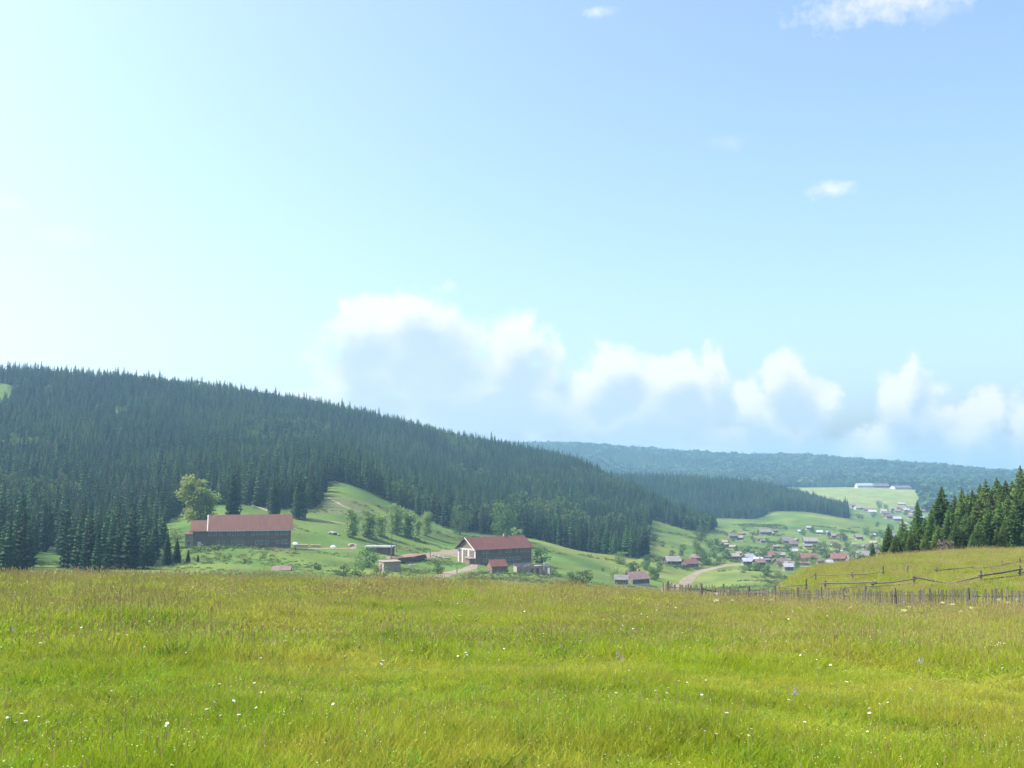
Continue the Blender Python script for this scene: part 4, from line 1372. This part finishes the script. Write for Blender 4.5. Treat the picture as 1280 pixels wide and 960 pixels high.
# ---- village houses: px, base row, distance, width px, rotation, wall, roof, label
VH = [
    (793, 730, 395, 30, 30, 'log_wall', 'roof_brown', "large brown-roofed log house nearest the meadow edge, left of the dirt road"),
    (775, 735, 380, 14, -10, 'log_wall', 'roof_grey', "grey shed left of the large brown-roofed log house"),
    (838, 707, 520, 20, 10, 'log_brown', 'roof_grey', "grey-roofed house left of the red-brown house by the dirt road"),
    (859, 704, 525, 20, 25, 'log_brown', 'roof_rust', "red-brown-roofed house just above the bend of the dirt road"),
    (868, 698, 560, 14, -15, 'log_wall', 'roof_brown', "dark-roofed house among trees right of the red-brown house"),
    (915, 696, 590, 9, 0, 'log_brown', 'roof_tan', "small tan-roofed house left of the big white roof"),
    (932, 696, 585, 17, 35, 'log_wall', 'roof_white', "house with the large bright white metal roof in the village centre"),
    (944, 700, 570, 10, -20, 'log_wall', 'roof_white', "lower house with small white roof right below the large white roof"),
    (930, 707, 545, 11, 5, 'log_brown', 'roof_white', "long white-roofed shed beside the end of the dirt road"),
    (945, 709, 540, 14, 20, 'log_brown', 'roof_brown', "dark-roofed house at the end of the dirt road"),
    (972, 704, 560, 18, 28, 'log_brown', 'roof_brown', "brown-roofed house with pale gable below the village centre"),
    (982, 708, 545, 9, -15, 'log_wall', 'roof_grey', "small grey-roofed shed right of the brown house with the pale gable"),
    (980, 714, 520, 12, 12, 'log_wall', 'roof_white', "low white sheet-roofed shelter lowest on the village slope"),
    (1006, 692, 620, 23, -4, 'log_brown', 'roof_rust', "long house with bright red-orange roof in the village"),
    (960, 690, 640, 13, 10, 'log_brown', 'roof_rust', "pinkish-roofed house above the large white roof"),
    (972, 688, 650, 8, -12, 'log_wall', 'roof_grey', "small grey house between the pinkish and the white shed roofs"),
    (988, 684, 700, 8, 0, 'log_wall', 'roof_white', "small white-roofed shed above the red-orange house"),
    (912, 673, 780, 11, 15, 'log_wall', 'roof_grey', "grey-roofed house at the left end of the upper village"),
    (922, 673, 780, 8, -20, 'log_brown', 'roof_tan', "tan-roofed house at the left end of the upper village"),
    (953, 662, 900, 17, 5, 'log_wall', 'roof_grey', "wide grey barn highest on the left of the village slope"),
    (980, 668, 830, 17, 14, 'log_brown', 'roof_grey', "wide grey-roofed house in the middle of the upper village"),
    (988, 674, 790, 12, -8, 'log_wall', 'roof_brown', "brown-roofed house just below the wide grey-roofed house"),
    (1009, 668, 830, 19, -6, 'log_brown', 'roof_grey', "broad pale grey house under two tiny white roofs"),
    (997, 659, 920, 6, 0, 'log_wall', 'roof_white', "tiny white-roofed shed on the upper slope, left one of two"),
    (1007, 656, 960, 6, 10, 'log_wall', 'roof_white', "tiny white-roofed shed on the upper slope, right one of two"),
    (1021, 660, 920, 7, -20, 'log_wall', 'roof_white', "small bright white-roofed house at the top centre of the slope"),
    (1031, 660, 920, 6, 20, 'log_brown', 'roof_white', "small white-roofed house left of the tan house on the slope"),
    (1039, 663, 890, 9, 0, 'log_brown', 'roof_tan', "tan-roofed house left of the dark house on the slope top"),
    (1048, 664, 880, 13, 24, 'log_brown', 'roof_brown', "dark brown house with bushes at its right, slope top"),
    (1069, 664, 880, 10, 5, 'log_brown', 'roof_tan', "tan-roofed house left of the tiny lone white roof"),
    (1086, 662, 910, 5, 0, 'log_wall', 'roof_white', "tiny lone white roof on the right of the slope"),
    (1044, 695, 610, 24, -5, 'log_brown', 'roof_rust', "long low house with orange roof nearest the right knoll"),
    (1060, 698, 600, 14, 8, 'log_wall', 'roof_grey', "grey shed right of the long orange-roofed house"),
    (1030, 704, 570, 10, 0, 'log_wall', 'roof_white', "pale low shed just above the knoll's grass edge"),
    (1073, 690, 640, 19, 6, 'log_wall', 'roof_grey', "grey-purple-roofed house between two bushes near the knoll"),
    (1098, 689, 650, 15, -6, 'log_brown', 'roof_rust', "pink-roofed house left of the spruce stand"),
    (1110, 664, 900, 9, 0, 'log_wall', 'roof_grey', "grey house just left of the spruce stand's first tops"),
    (1117, 669, 850, 8, 12, 'log_brown', 'roof_white', "white-roofed house left of the spruce stand's first tops"),
    (1125, 652, 1080, 9, 5, 'log_brown', 'roof_tan', "tan house above the first tops of the spruce stand"),
]
for (px, by, Y, wpx, rz, wl, rf, lab) in VH:
    p = at_depth(px, Y)
    L_ = max(4.6, wpx / F * Y * .85)
    W_ = min(L_ * .8, 7.0)
    hw = 2.3 if wpx > 6 else 2.0
    gable_house("village_house", p, R(rz), L_, W_, hw, W_ * .36, wl, rf, lab, "house", "houses of the village in the valley", wins=(max(2, int(L_ / 3.2)), 2), chim=1 if wpx > 7 else 0, over=.5)
_g = random.Random(43)
n_shed = 0
while n_shed < 34:
    px, by = _g.uniform(900, 1105), _g.uniform(660, 712)
    if by > 703 - max(0, px - 980) * .12 or min(abs(px - v[0]) + 1.5 * abs(by - v[1]) for v in VH) < 9: continue
    Y = float(np.interp(by, [655, 665, 680, 690, 700, 716], [1000, 860, 720, 640, 580, 500]))
    rf = _g.choice(['roof_grey', 'roof_brown', 'roof_tan', 'roof_grey', 'roof_rust'])
    L_ = _g.uniform(3.2, 5.5)
    gable_house("village_shed", at_depth(px, Y), R(_g.uniform(-40, 40)), L_, L_ * .75, 1.8, .9, 'log_wall', rf, "small " + dict(roof_grey='grey', roof_brown='brown', roof_tan='tan', roof_rust='reddish')[rf] + "-roofed garden shed between the village houses",
                "shed", rf.split("_")[1] + "-roofed garden sheds between the village houses", wins=(1, 0), chim=0, over=.25)
    n_shed += 1
# far hamlet, too small to single out
for (px, by) in ((1063, 634), (1068, 637), (1073, 637), (1082, 639), (1087, 642), (1101, 641), (1104, 644), (1107, 648), (1113, 639), (1118, 641), (1120, 638), (1124, 632),
                 (1129, 640), (1133, 637), (1138, 642), (1143, 635), (1147, 641), (1117, 651), (1136, 648), (1145, 650)):
    p = hit(px, by, 1050, 2100)
    rf = rng.choice(['roof_white', 'roof_grey', 'roof_tan', 'roof_grey', 'roof_white', 'roof_brown'])
    L_ = rng.uniform(7, 11)
    gable_house("hamlet_house", p, R(rng.uniform(-30, 30)), L_, 6.5, 2.6, 2.4, rng.choice(['log_wall', 'log_brown', 'white_wall']), rf,
                "tiny far house with a " + rf.split("_")[1] + " roof in the hamlet below the pale hay field", "house", "houses of the far hamlet with a " + rf.split("_")[1] + " roof", wins=(2, 0), chim=0, over=.4)


# ---- farm sheds on the hay field
def farm(px, L_, W_, hw, hr, rz, wl, rf, lab, Y=2040):
    p = at_depth(px, Y)
    e = gable_house("cow_shed", p, R(rz), L_, W_, hw, hr, wl, rf, lab, "farm shed", wins=(6, 2), chim=0, over=.8, win=(1.6, 1.4))
    return e


farm(1078, 34, 14, 4.0, 4.5, 6, 'white_wall', 'roof_white', "far white farm shed with bright zinc roof at the left of the hay field top")
farm(1098, 30, 14, 4.0, 4.5, 4, 'log_brown', 'roof_brown', "far brown-roofed farm shed between the two white ones")
e = farm(1123, 44, 15, 3.6, 4.2, 26, 'white_wall', 'roof_brown', "far long farm shed with white gable end and brown roof", 2000)
MB().box(-22.9, 22.9, -.5, .5, 8.05, 8.5).build("ridge_cap", M['roof_white'], e)
farm(1145, 12, 9, 2.6, 2.6, 0, 'white_wall', 'roof_white', "small far white shed at the right end of the hay field")

# long low shed with a pale roof behind the picket fence
p = at_depth(866, 128)
gable_house("long_low_shed", p, R(7), 7.6, 3.4, 1.65, .5, 'log_wall', 'roof_white', "long low shed whose pale roof shows just behind the picket fence's left end", "shed", wins=(0, 0), chim=0, found=False, over=.2)


# ------------------------------------------------------------------ fences
def picket_fence():
    ctrl = [(826, 84), (872, 82), (940, 78), (1000, 73), (1060, 67.5), (1120, 63), (1200, 60), (1290, 56.5), (1400, 54)]
    pts = [at_depth(px, Y) for px, Y in ctrl]
    e = empty("picket_fence", pts[4], 0, "grey weathered picket fence across the right edge of the meadow", "fence")
    o0 = pts[4]
    path = [pts[0]]
    for a, b in zip(pts[:-1], pts[1:]):
        n = max(1, int((b - a).length / .1))
        for k in range(1, n + 1):
            q = a.lerp(b, k / n); q.z = hz(q.x, q.y); path.append(q)
    cum = [0]
    for a, b in zip(path[:-1], path[1:]): cum.append(cum[-1] + math.hypot(b.x - a.x, b.y - a.y))
    def at(s):
        i = min(max(np.searchsorted(cum, s) - 1, 0), len(path) - 2)
        t = (s - cum[i]) / max(1e-6, cum[i + 1] - cum[i])
        q = path[i].lerp(path[i + 1], t); d = path[i + 1] - path[i]
        return q, math.atan2(d.y, d.x)
    pm = []
    for k in range(3):
        w = .05
        pm.append(MB().prism([(-w, -.1), (w, -.1), (w * .95, 1.12 + .03 * k), (w * .3, 1.18 + .05 * k), (-w * .9, 1.10 + .04 * k)], -.012, .012).build("picket", M['old_wood'], link=False).data)
    s = 0.1
    total = cum[-1]
    cnt = 0
    while s < total and cnt < 300:
        q, a = at(s)
        o = bpy.data.objects.new("picket", pm[rng.randrange(3)]); COL.objects.link(o); o.parent = e
        o.location = q - o0
        o.location.x += math.sin(a) * .055; o.location.y -= math.cos(a) * .055
        sc = rng.uniform(.9, 1.06)
        o.rotation_euler = (0, rng.gauss(0, .035), a + rng.gauss(0, .05)); o.scale = (rng.uniform(.8, 1.2), 1, sc)
        s += rng.uniform(.145, .185) if rng.random() > .03 else .36
        cnt += 1
    post_s = []
    t = .4
    while t < total:
        post_s.append(t); t += rng.uniform(2.2, 2.9)
    for t in post_s:
        q, a = at(t)
        h = rng.uniform(1.2, 1.42)
        o = MB().tube([(0, 0, -.2), (.01, 0, h * .6), (0, 0, h)], [.085, .08, .07], 7).build("post", M['dark_wood'], e)
        o.location = q - o0; o.location.x -= math.sin(a) * .13; o.location.y += math.cos(a) * .13
        o.rotation_euler = (rng.gauss(0, .03), rng.gauss(0, .03), 0)
    for i in range(len(post_s) - 1):
        a_, b_ = at(post_s[i])[0] - o0, at(min(post_s[i + 1], total))[0] - o0
        for zz in (.32, .88):
            MB().tube([a_ + Vector((0, 0.02, zz + rng.uniform(-.03, .03))), b_ + Vector((0, .02, zz + rng.uniform(-.03, .03)))], [.035, .03], 5).build("rail", M['dark_wood'], e)


picket_fence()


def rail_fence(posts, rails, lab, h0, mat='dark_wood'):
    """posts: list of (px, base row, height m); rails: (i, j, za, zb, radius)"""
    P = [hit(px, by, 72, 200) for px, by, h in posts]
    o0 = P[0]
    e = empty("rail_fence", o0, 0, lab, "fence")
    for q, (px, by, h) in zip(P, posts):
        o = MB().tube([(0, 0, -.25), (rng.uniform(-.03, .03), 0, h * .6), (rng.uniform(-.05, .05), 0, h)], [.10, .09, .075], 7).build("post", M['dark_wood'], e)
        o.location = q - o0
        o.rotation_euler = (rng.gauss(0, .04), rng.gauss(0, .06), 0)
    for (i, j, za, zb, rd) in rails:
        a, b = P[i] - o0 + Vector((0, -.12, za)), P[j] - o0 + Vector((0, -.12, zb))
        ext = (b - a).normalized() * .25
        m = (a + b) / 2 + Vector((0, 0, rng.uniform(-.08, .03)))
        MB().tube([a - ext, m, b + ext], [rd, rd * .9, rd * .75], 6).build("rail", M[mat] if rd > .05 else M['old_wood'], e)


rail_fence([(874, 743, 1.15), (907, 744, .9), (940, 744, .95), (969, 743, 1.0), (1003, 741, 1.3), (1026, 740, 1.0), (1085, 737, .75), (1137, 734, .95), (1178, 731, .35), (1218, 727, .95), (1266, 723, 1.1), (1310, 720, 1.0)],
           [(0, 1, .8, .7, .04), (1, 2, .75, .6, .07), (3, 4, .85, .3, .07), (3, 4, .8, .75, .05), (5, 6, .8, .65, .075), (5, 6, .35, .3, .05), (6, 7, .55, .75, .075), (6, 7, .3, .35, .05),
            (7, 8, .85, .15, .06), (8, 9, .12, .5, .09), (9, 10, .55, .8, .09), (9, 10, .15, .3, .07), (10, 11, .5, .7, .07)],
           "old rail fence with dark leaning posts just behind the picket fence", 1.0)
rail_fence([(925, 737, .9), (975, 733, .8), (1014, 728, 1.0), (1060, 725, .8), (1098, 722, 1.1), (1127, 719, .95), (1164, 717, .6), (1208, 714, .5), (1245, 711, .8), (1268, 708, .8), (1300, 704, .9)],
           [(0, 1, .7, .6, .035), (1, 2, .6, .75, .035), (2, 3, .75, .6, .035), (3, 4, .55, .6, .045), (6, 7, .35, .4, .055), (8, 9, .45, .55, .05), (9, 10, .6, .7, .05), (7, 8, .3, .4, .04)],
           "farther thin rail fence higher on the right knoll", .9, 'old_wood')


# ------------------------------------------------------------------ grass and flowers
M['grass'] = foliage("meadow_grass", (0.220, 0.305, 0.014), (0.295, 0.365, 0.024), 1.2, 0.5, 0.2, 0.018, patch=(0.22, (0.335, 0.345, 0.042)))
for n_ in M['grass'].node_tree.nodes:
    if n_.type == 'BSDF_PRINCIPLED': n_.inputs['Specular IOR Level'].default_value = 0.04
M['grass_dry'] = foliage("seed_heads", (0.36, 0.30, 0.10), (0.46, 0.38, 0.17), 3, 0.45, 0.2, 0.015)
M['herb'] = foliage("broad_herbs", (0.085, 0.19, 0.015), (0.14, 0.25, 0.022), 3, 0.4, 0.25, 0.02)


def grass_tuft(seed, n, size, h, wid, dry, herb=0.0):
    g = random.Random(seed)
    vs, fs, mi = [], [], []
    def blade(x, y, hh, w, lean, az, m, segs=3):
        ca, sa = math.cos(az), math.sin(az)
        fx = g.uniform(0, 6.28); wx, wy = math.cos(fx) * w, math.sin(fx) * w
        b = len(vs)
        for k in range(segs):
            t = k / segs
            ln = lean * t * t
            ww = 1 - t * .55
            cx, cy, cz = x + ca * ln, y + sa * ln, hh * (t - .12 * t * t * lean / max(hh, .01))
            vs.append((cx - wx * ww, cy - wy * ww, cz)); vs.append((cx + wx * ww, cy + wy * ww, cz))
        vs.append((x + ca * lean, y + sa * lean, hh * (1 - .12 * lean / max(hh, .01))))
        for k in range(segs - 1):
            fs.append((b + 2 * k, b + 2 * k + 1, b + 2 * k + 3, b + 2 * k + 2)); mi.append(m)
        k = segs - 1
        fs.append((b + 2 * k, b + 2 * k + 1, b + 2 * segs)); mi.append(m)
    for _ in range(n):
        x, y = g.uniform(-.5, .5) * size, g.uniform(-.5, .5) * size
        hh = h * g.uniform(.35, 1.0)
        blade(x, y, hh, wid * g.uniform(.6, 1.2), hh * g.uniform(.25, 1.15), g.uniform(0, 6.28), 0)
    for _ in range(int(n * dry)):
        x, y = g.uniform(-.5, .5) * size, g.uniform(-.5, .5) * size
        hh = h * g.uniform(.9, 1.5)
        az, lean = g.uniform(0, 6.28), hh * g.uniform(.05, .35)
        blade(x, y, hh, wid * .35, lean, az, 1, 2)
        ex, ey = x + math.cos(az) * lean, y + math.sin(az) * lean
        b = len(vs); s = wid * 1.3; L_ = h * .20
        z0 = hh * .97 - L_
        vs.extend([(ex * .97 + x * .03, ey, z0), (ex - s, ey, z0 + L_ * .5), (ex, ey - s, z0 + L_ * .5), (ex + s, ey, z0 + L_ * .5), (ex, ey + s, z0 + L_ * .5), (ex, ey, z0 + L_ * 1.2)])
        for k in range(4):
            fs.append((b, b + 1 + k, b + 1 + (k + 1) % 4)); fs.append((b + 5, b + 1 + (k + 1) % 4, b + 1 + k)); mi += [1, 1]
    for _ in range(max(1, int(n * .012))):
        x, y, z = g.uniform(-.5, .5) * size, g.uniform(-.5, .5) * size, h * g.uniform(.75, 1.15)
        b = len(vs); s = wid * g.uniform(1.2, 2.2)
        vs.extend([(x - s, y, z), (x, y - s, z + s * .4), (x + s, y, z), (x, y + s, z + s * .5)])
        fs.append((b, b + 1, b + 2, b + 3)); mi.append(3)
    for _ in range(int(n * herb)):
        x, y = g.uniform(-.4, .4) * size, g.uniform(-.4, .4) * size
        hh = h * g.uniform(.3, .8)
        blade(x, y, hh, wid * 4.0, hh * g.uniform(.5, 1.2), g.uniform(0, 6.28), 2)
    me = bpy.data.meshes.new("grass_tuft")
    me.from_pydata(vs, [], fs)
    for m in ('grass', 'grass_dry', 'herb', 'umbel'): me.materials.append(M[m])
    me.polygons.foreach_set("material_index", mi)
    return me


def grass():
    near = [grass_tuft(600 + i, 270, .42, .20, .0026, .014 if i % 2 else .004, .02 if i < 5 else .40) for i in range(8)]
    midm = [grass_tuft(620 + i, 170, .7, .31, .0055, .08 if i % 2 else .02, .02 if i < 5 else .32) for i in range(8)]
    farm_ = [grass_tuft(640 + i, 130, 1.3, .38, .0115, .22 if i % 2 else .06, .02 if i < 4 else .2) for i in range(6)]
    def lay(name, step, x0, x1, y0, y1, rlo, rhi, meshes, pxlim, smin, smax):
        X, Y = grid_points(x0, x1, y0, y1, step, .6)
        r = np.hypot(X, Y); px = 640 + F * X / np.maximum(Y, .1)
        edge = np.interp(px, [-200, 660, 870, 960, 1010, 1500], [88, 92, 98, 112, 160, 165])
        k = (r > rlo) & (r < np.minimum(rhi, edge)) & (px > pxlim[0]) & (px < pxlim[1]) & (Y > 0)
        X, Y = X[k], Y[k]; n = len(X)
        hn = np.where((X / Y > .145) & (np.hypot(X, Y) > 48) & (np.hypot(X, Y) < 95), .85, 1.0) * np.clip(1 + .55 * vnoise(X, Y, 3.2, 71) + .45 * vnoise(X, Y, 1.1, 72), .35, 2)
        s = nrng.uniform(smin, smax, n)
        pk = np.clip(((vnoise(X, Y, 6, 73) * .5 + .5) * len(meshes) + nrng.normal(0, len(meshes) * .25, n)), 0, len(meshes) - 1).astype(int)
        return scatter(name, np.stack([X, Y, hgt(X, Y) - .02], -1), np.stack([nrng.normal(0, .08, n), nrng.normal(0, .08, n), nrng.uniform(0, 6.28, n)], -1),
                       np.stack([s, s, s * hn], -1), pk, meshes)
    lay("meadow_grass", .24, -13, 13, 3.5, 18, 4, 18, near, (-350, 1600), .9, 1.35)
    lay("meadow_grass", .44, -30, 30, 12, 46, 17.4, 44, midm, (-200, 1480), .9, 1.4)
    lay("meadow_grass", .85, -70, 110, 36, 165, 43, 170, farm_, (-160, 1460), .85, 1.35)


grass()


def flower_meshes():
    st = MB().tube([(0, 0, 0), (.02, .01, .5), (.03, 0, 1)], [.004, .003, .003], 4).build("stem", M['stem'], link=False).data
    heads = []
    for s in range(3):
        g = random.Random(900 + s)
        b = MB()
        n = 11
        for k in range(n):
            a = 6.283 * k / n + g.uniform(-.1, .1)
            w = .26
            c0 = Vector((math.cos(a) * .2, math.sin(a) * .2, .02))
            t = Vector((math.cos(a), math.sin(a), g.uniform(-.15, .2)))
            l = Vector((math.cos(a - w) * .7, math.sin(a - w) * .7, .06)); r_ = Vector((math.cos(a + w) * .7, math.sin(a + w) * .7, .06))
            b.add([c0, l, t, r_], [(0, 1, 2, 3)])
        heads.append(b.build("flower_head", M['petal'], link=False).data)
    cen = MB().tube([(0, 0, 0), (0, 0, .1), (0, 0, .16)], [.24, .22, .08], 8).build("disc", M['umbel'], link=False).data
    return st, heads, cen


STEM, HEADS, DISC = flower_meshes()


def child(name, me, parent, loc=(0, 0, 0), sc=(1, 1, 1), rot=(0, 0, 0)):
    o = bpy.data.objects.new(name, me); COL.objects.link(o); o.parent = parent
    o.location, o.scale, o.rotation_euler = loc, sc, rot
    return o


def flowers():
    spots = [(185, 775), (181, 780), (189, 773), (193, 786), (186, 785), (90, 767), (80, 770), (108, 756), (228, 812), (191, 823), (262, 823), (363, 807), (243, 828), (217, 955), (225, 942), (213, 948), (412, 822),
             (552, 755), (557, 754), (574, 758), (494, 769), (526, 792), (547, 791), (602, 824), (612, 828), (621, 821), (628, 828), (583, 838), (576, 836), (729, 753), (735, 753), (741, 755), (789, 759), (796, 757), (812, 761), (818, 763),
             (827, 757), (835, 756), (838, 760), (842, 762), (776, 776), (731, 808), (722, 813), (785, 855), (770, 893), (648, 724), (660, 727), (684, 733), (640, 735), (880, 761), (913, 767), (925, 763), (943, 793), (985, 763), (986, 766), (1020, 767), (1043, 777), (1050, 778),
             (1093, 780), (1099, 780), (1116, 772), (1119, 771), (1130, 782), (1150, 781), (1080, 777), (1174, 783), (1237, 813), (1242, 814), (1267, 810), (1265, 861), (1268, 818), (1208, 909), (929, 955), (935, 948), (1155, 875), (1123, 888), (1047, 878), (1033, 888), (874, 872), (853, 873),
             (1017, 858), (1000, 940), (980, 905), (893, 950), (870, 953), (150, 733), (312, 742), (700, 765), (655, 768), (630, 770), (575, 775), (519, 779), (60, 790), (45, 800), (330, 845), (280, 880), (155, 895), (160, 893), (360, 930), (420, 915), (470, 885), (505, 900)]
    g = random.Random(77)
    for _ in range(150):
        if _ % 5 == 0:
            cx_ = g.uniform(5, 1275); cy_ = 742 + 200 * g.random() ** 1.6
        px = cx_ + g.gauss(0, 26); py = cy_ + g.gauss(0, 5)
        if px < 2 or px > 1278 or py < 730: continue
        if px > 850: py += 28
        if py < 955: spots.append((px, py))
    for (px, py) in spots:
        p = hit(px, py + 10, 5, 90)
        fz = ("in the grass close to the bottom edge" if py > 880 else "in the middle of the meadow" if py > 810 else "in the meadow grass below the picket fence" if px > 850 else
              "near the meadow's far upper edge" if py < 765 else "in the upper half of the meadow, left side" if px < 400 else "in the upper half of the meadow, centre")
        e = empty("white_flower", p, g.uniform(0, 6.28), "white flower on a thin stem " + fz, "flower", "white flowers " + fz)
        h = g.uniform(.24, .34) + .10 * min(1, p.y / 40)
        rad = g.uniform(.006, .013) * (1 + p.y / 16)
        child("stem", STEM, e, sc=(1, 1, h))
        hd = child("flower_head", HEADS[g.randrange(3)], e, (.03, 0, h), (rad, rad, rad), (g.gauss(-.05, .25), g.gauss(.0, .3), 0))
        child("disc", DISC, hd)
    # cream umbellifers
    rays = MB(); um = MB()
    for k in range(13):
        a = k * 2.4; rr = .028 * math.sqrt(k + .4); dz = 1.0 - .9 * rr - g.uniform(0, .10)
        x, y = math.cos(a) * rr, math.sin(a) * rr
        rays.tube([(0, 0, .70 + .1 * (k % 3)), (x, y, dz - .02)], .0025, 3)
        for q in range(5):
            fx, fy, fz_ = x + g.gauss(0, .012), y + g.gauss(0, .012), dz + g.gauss(0, .012)
            um.add([(fx - .010, fy, fz_), (fx, fy - .010, fz_ + .004), (fx + .010, fy, fz_ + .008), (fx, fy + .010, fz_ - .003)], [(0, 1, 2, 3)])
    rays.tube([(0, 0, 0), (.01, 0, .45), (0, 0, .85)], [.006, .005, .004], 4)
    rays.add([(0, 0, .3), (.09, .03, .42), (.16, .06, .36), (.08, .0, .3)], [(0, 1, 2, 3)]).add([(0, 0, .15), (-.08, .05, .28), (-.15, .06, .22), (-.08, .0, .16)], [(0, 1, 2, 3)])
    sm = rays.build("stem", M['stem'], link=False).data; umm = um.build("umbel", M['umbel'], link=False).data
    us = [(1074, 768), (1080, 772), (1112, 776), (1120, 780), (1128, 770), (1150, 775), (1180, 770), (1190, 776), (1245, 774), (1250, 768), (1240, 762), (1165, 742), (1270, 748), (1262, 760), (1205, 772), (910, 768), (890, 772), (960, 770), (1010, 775),
          (300, 760), (290, 768), (145, 748), (22, 745), (445, 738), (425, 748), (575, 742), (690, 744), (770, 750), (535, 750), (650, 756), (1168, 764), (1188, 760), (1055, 770), (1042, 768)]
    for (px, py) in us:
        p = hit(px, py + 6, 5, 120)
        e = empty("cream_umbellifer", p, g.uniform(0, 6), "tall cream-flowered umbel weed standing in the meadow grass", "wildflower", "cream umbel weeds in the meadow")
        h = g.uniform(.55, .9)
        e.scale = (h * 1.1, h * 1.1, h)
        e.rotation_euler = (g.gauss(0, .08), g.gauss(0, .08), g.uniform(0, 6))
        child("stem", sm, e); child("umbel", umm, e)
    # purple spikes
    sp = MB()
    for k in range(14):
        z = .7 + .3 * k / 13; a = k * 2.4; r_ = .022 * (1.1 - k / 14)
        sp.add([(math.cos(a) * r_ * .2, math.sin(a) * r_ * .2, z), (math.cos(a - .5) * r_, math.sin(a - .5) * r_, z + .02), (math.cos(a) * r_ * 1.5, math.sin(a) * r_ * 1.5, z + .005), (math.cos(a + .5) * r_, math.sin(a + .5) * r_, z + .02)], [(0, 1, 2, 3)])
    spm = sp.build("flower_spike", M['purple'], link=False).data
    for (px, py) in ((48, 778), (52, 780), (56, 782), (28, 800), (770, 838), (775, 842), (1138, 840), (1142, 846), (1085, 805), (700, 820), (350, 818), (340, 816), (985, 890)):
        p = hit(px, py + 6, 5, 90)
        e = empty("purple_flower", p, g.uniform(0, 6), "small dark purple flower spike in the meadow grass", "flower", "purple flower spikes in the meadow")
        e.scale = (1.4, 1.4, g.uniform(.32, .42))
        child("stem", STEM, e); child("flower_spike", spm, e)


flowers()


def undergrowth():
    """weeds and tall grass clumps of the valley floor and slopes"""
    def clump(seed, n, s, hh):
        g = random.Random(seed); b = MB()
        for _ in range(n):
            p = Vector((g.gauss(0, .32), g.gauss(0, .32), abs(g.gauss(0, .30)) * hh))
            u = Vector((g.gauss(0, 1), g.gauss(0, 1), g.gauss(0, .8))).normalized(); v = u.orthogonal().normalized()
            b.add([p - u * s, p + v * s * .5, p + u * s, p - v * s * .5], [(0, 1, 2, 3)])
        return b.build("weed_clump", M['weed'], link=False).data
    pcs = [clump(700 + i, 26, .20, 1.0 if i < 3 else .6) for i in range(5)]
    X, Y = grid_points(-260, 480, 215, 1050, 2.6, .6)
    r = np.hypot(X, Y); px = 640 + F * X / Y
    d = .6 * vnoise(X, Y, 34, 81) + .5 * vnoise(X, Y, 13, 82) + .35 * vnoise(X * .3 + Y, Y * .2, 9, 83)
    l, mi, ri, fa = forest_masks(X, Y)
    k = (d > .12 + .25 * (r > 420)) & (px > -40) & (px < 1180) & ~l & ~mi
    k &= ~((np.abs(X - -89) < 19) & (np.abs(Y - 338) < 11)) & ~((np.abs(X - -7) < 16) & (np.abs(Y - 398) < 14))
    k &= (nrng.random(len(X)) < .75)
    rd = np.array(ROAD)
    idx = np.nonzero(k)[0]
    dx = X[idx, None] - rd[None, ::3, 0]; dy = Y[idx, None] - rd[None, ::3, 1]
    near_rd = ((dx / 5) ** 2 + (np.where(dy < 0, dy / 14, dy / 5)) ** 2 < 1).any(1)
    k[idx[near_rd]] = False
    X, Y, d = X[k], Y[k], d[k]; n = len(X)
    s = (.7 + 1.5 * np.clip(d - .1, 0, 1) * nrng.uniform(.3, 1.3, n)) * np.interp(np.hypot(X, Y), [250, 900], [1.0, 1.5])
    scatter("valley_undergrowth", np.stack([X, Y, hgt(X, Y) - .05], -1), np.stack([np.zeros(n), np.zeros(n), nrng.uniform(0, 6.28, n)], -1),
            np.stack([s * 1.3, s * 1.3, s], -1), nrng.integers(0, 5, n), pcs)


M['weed'] = foliage("valley_weeds", (0.055, 0.105, 0.027), (0.115, 0.16, 0.042), .8, .4, .4, .025, patch=(0.05, (0.155, 0.165, 0.065)))
undergrowth()


# ------------------------------------------------------------------ haze
def haze():
    o = MB().box(-5400, 5400, -5400, 5400, float(H.min()) - 1.0, float((H + np.interp(RAD, [150, 240], [2, 26])[None, :]).max()) + 1.5).build("haze", None)
    m = bpy.data.materials.new("haze_air"); m.use_nodes = True
    nt = m.node_tree; nt.nodes.clear()
    out = nt.nodes.new("ShaderNodeOutputMaterial")
    v = nt.nodes.new("ShaderNodeVolumePrincipled")
    v.inputs['Color'].default_value = (0.42, 0.76, 1.0, 1)
    v.inputs['Density'].default_value = 0.00021
    v.inputs['Anisotropy'].default_value = 0.25
    nt.links.new(v.outputs[0], out.inputs['Volume'])
    o.data.materials.append(m)
    tag(o, kind='stuff')


haze()
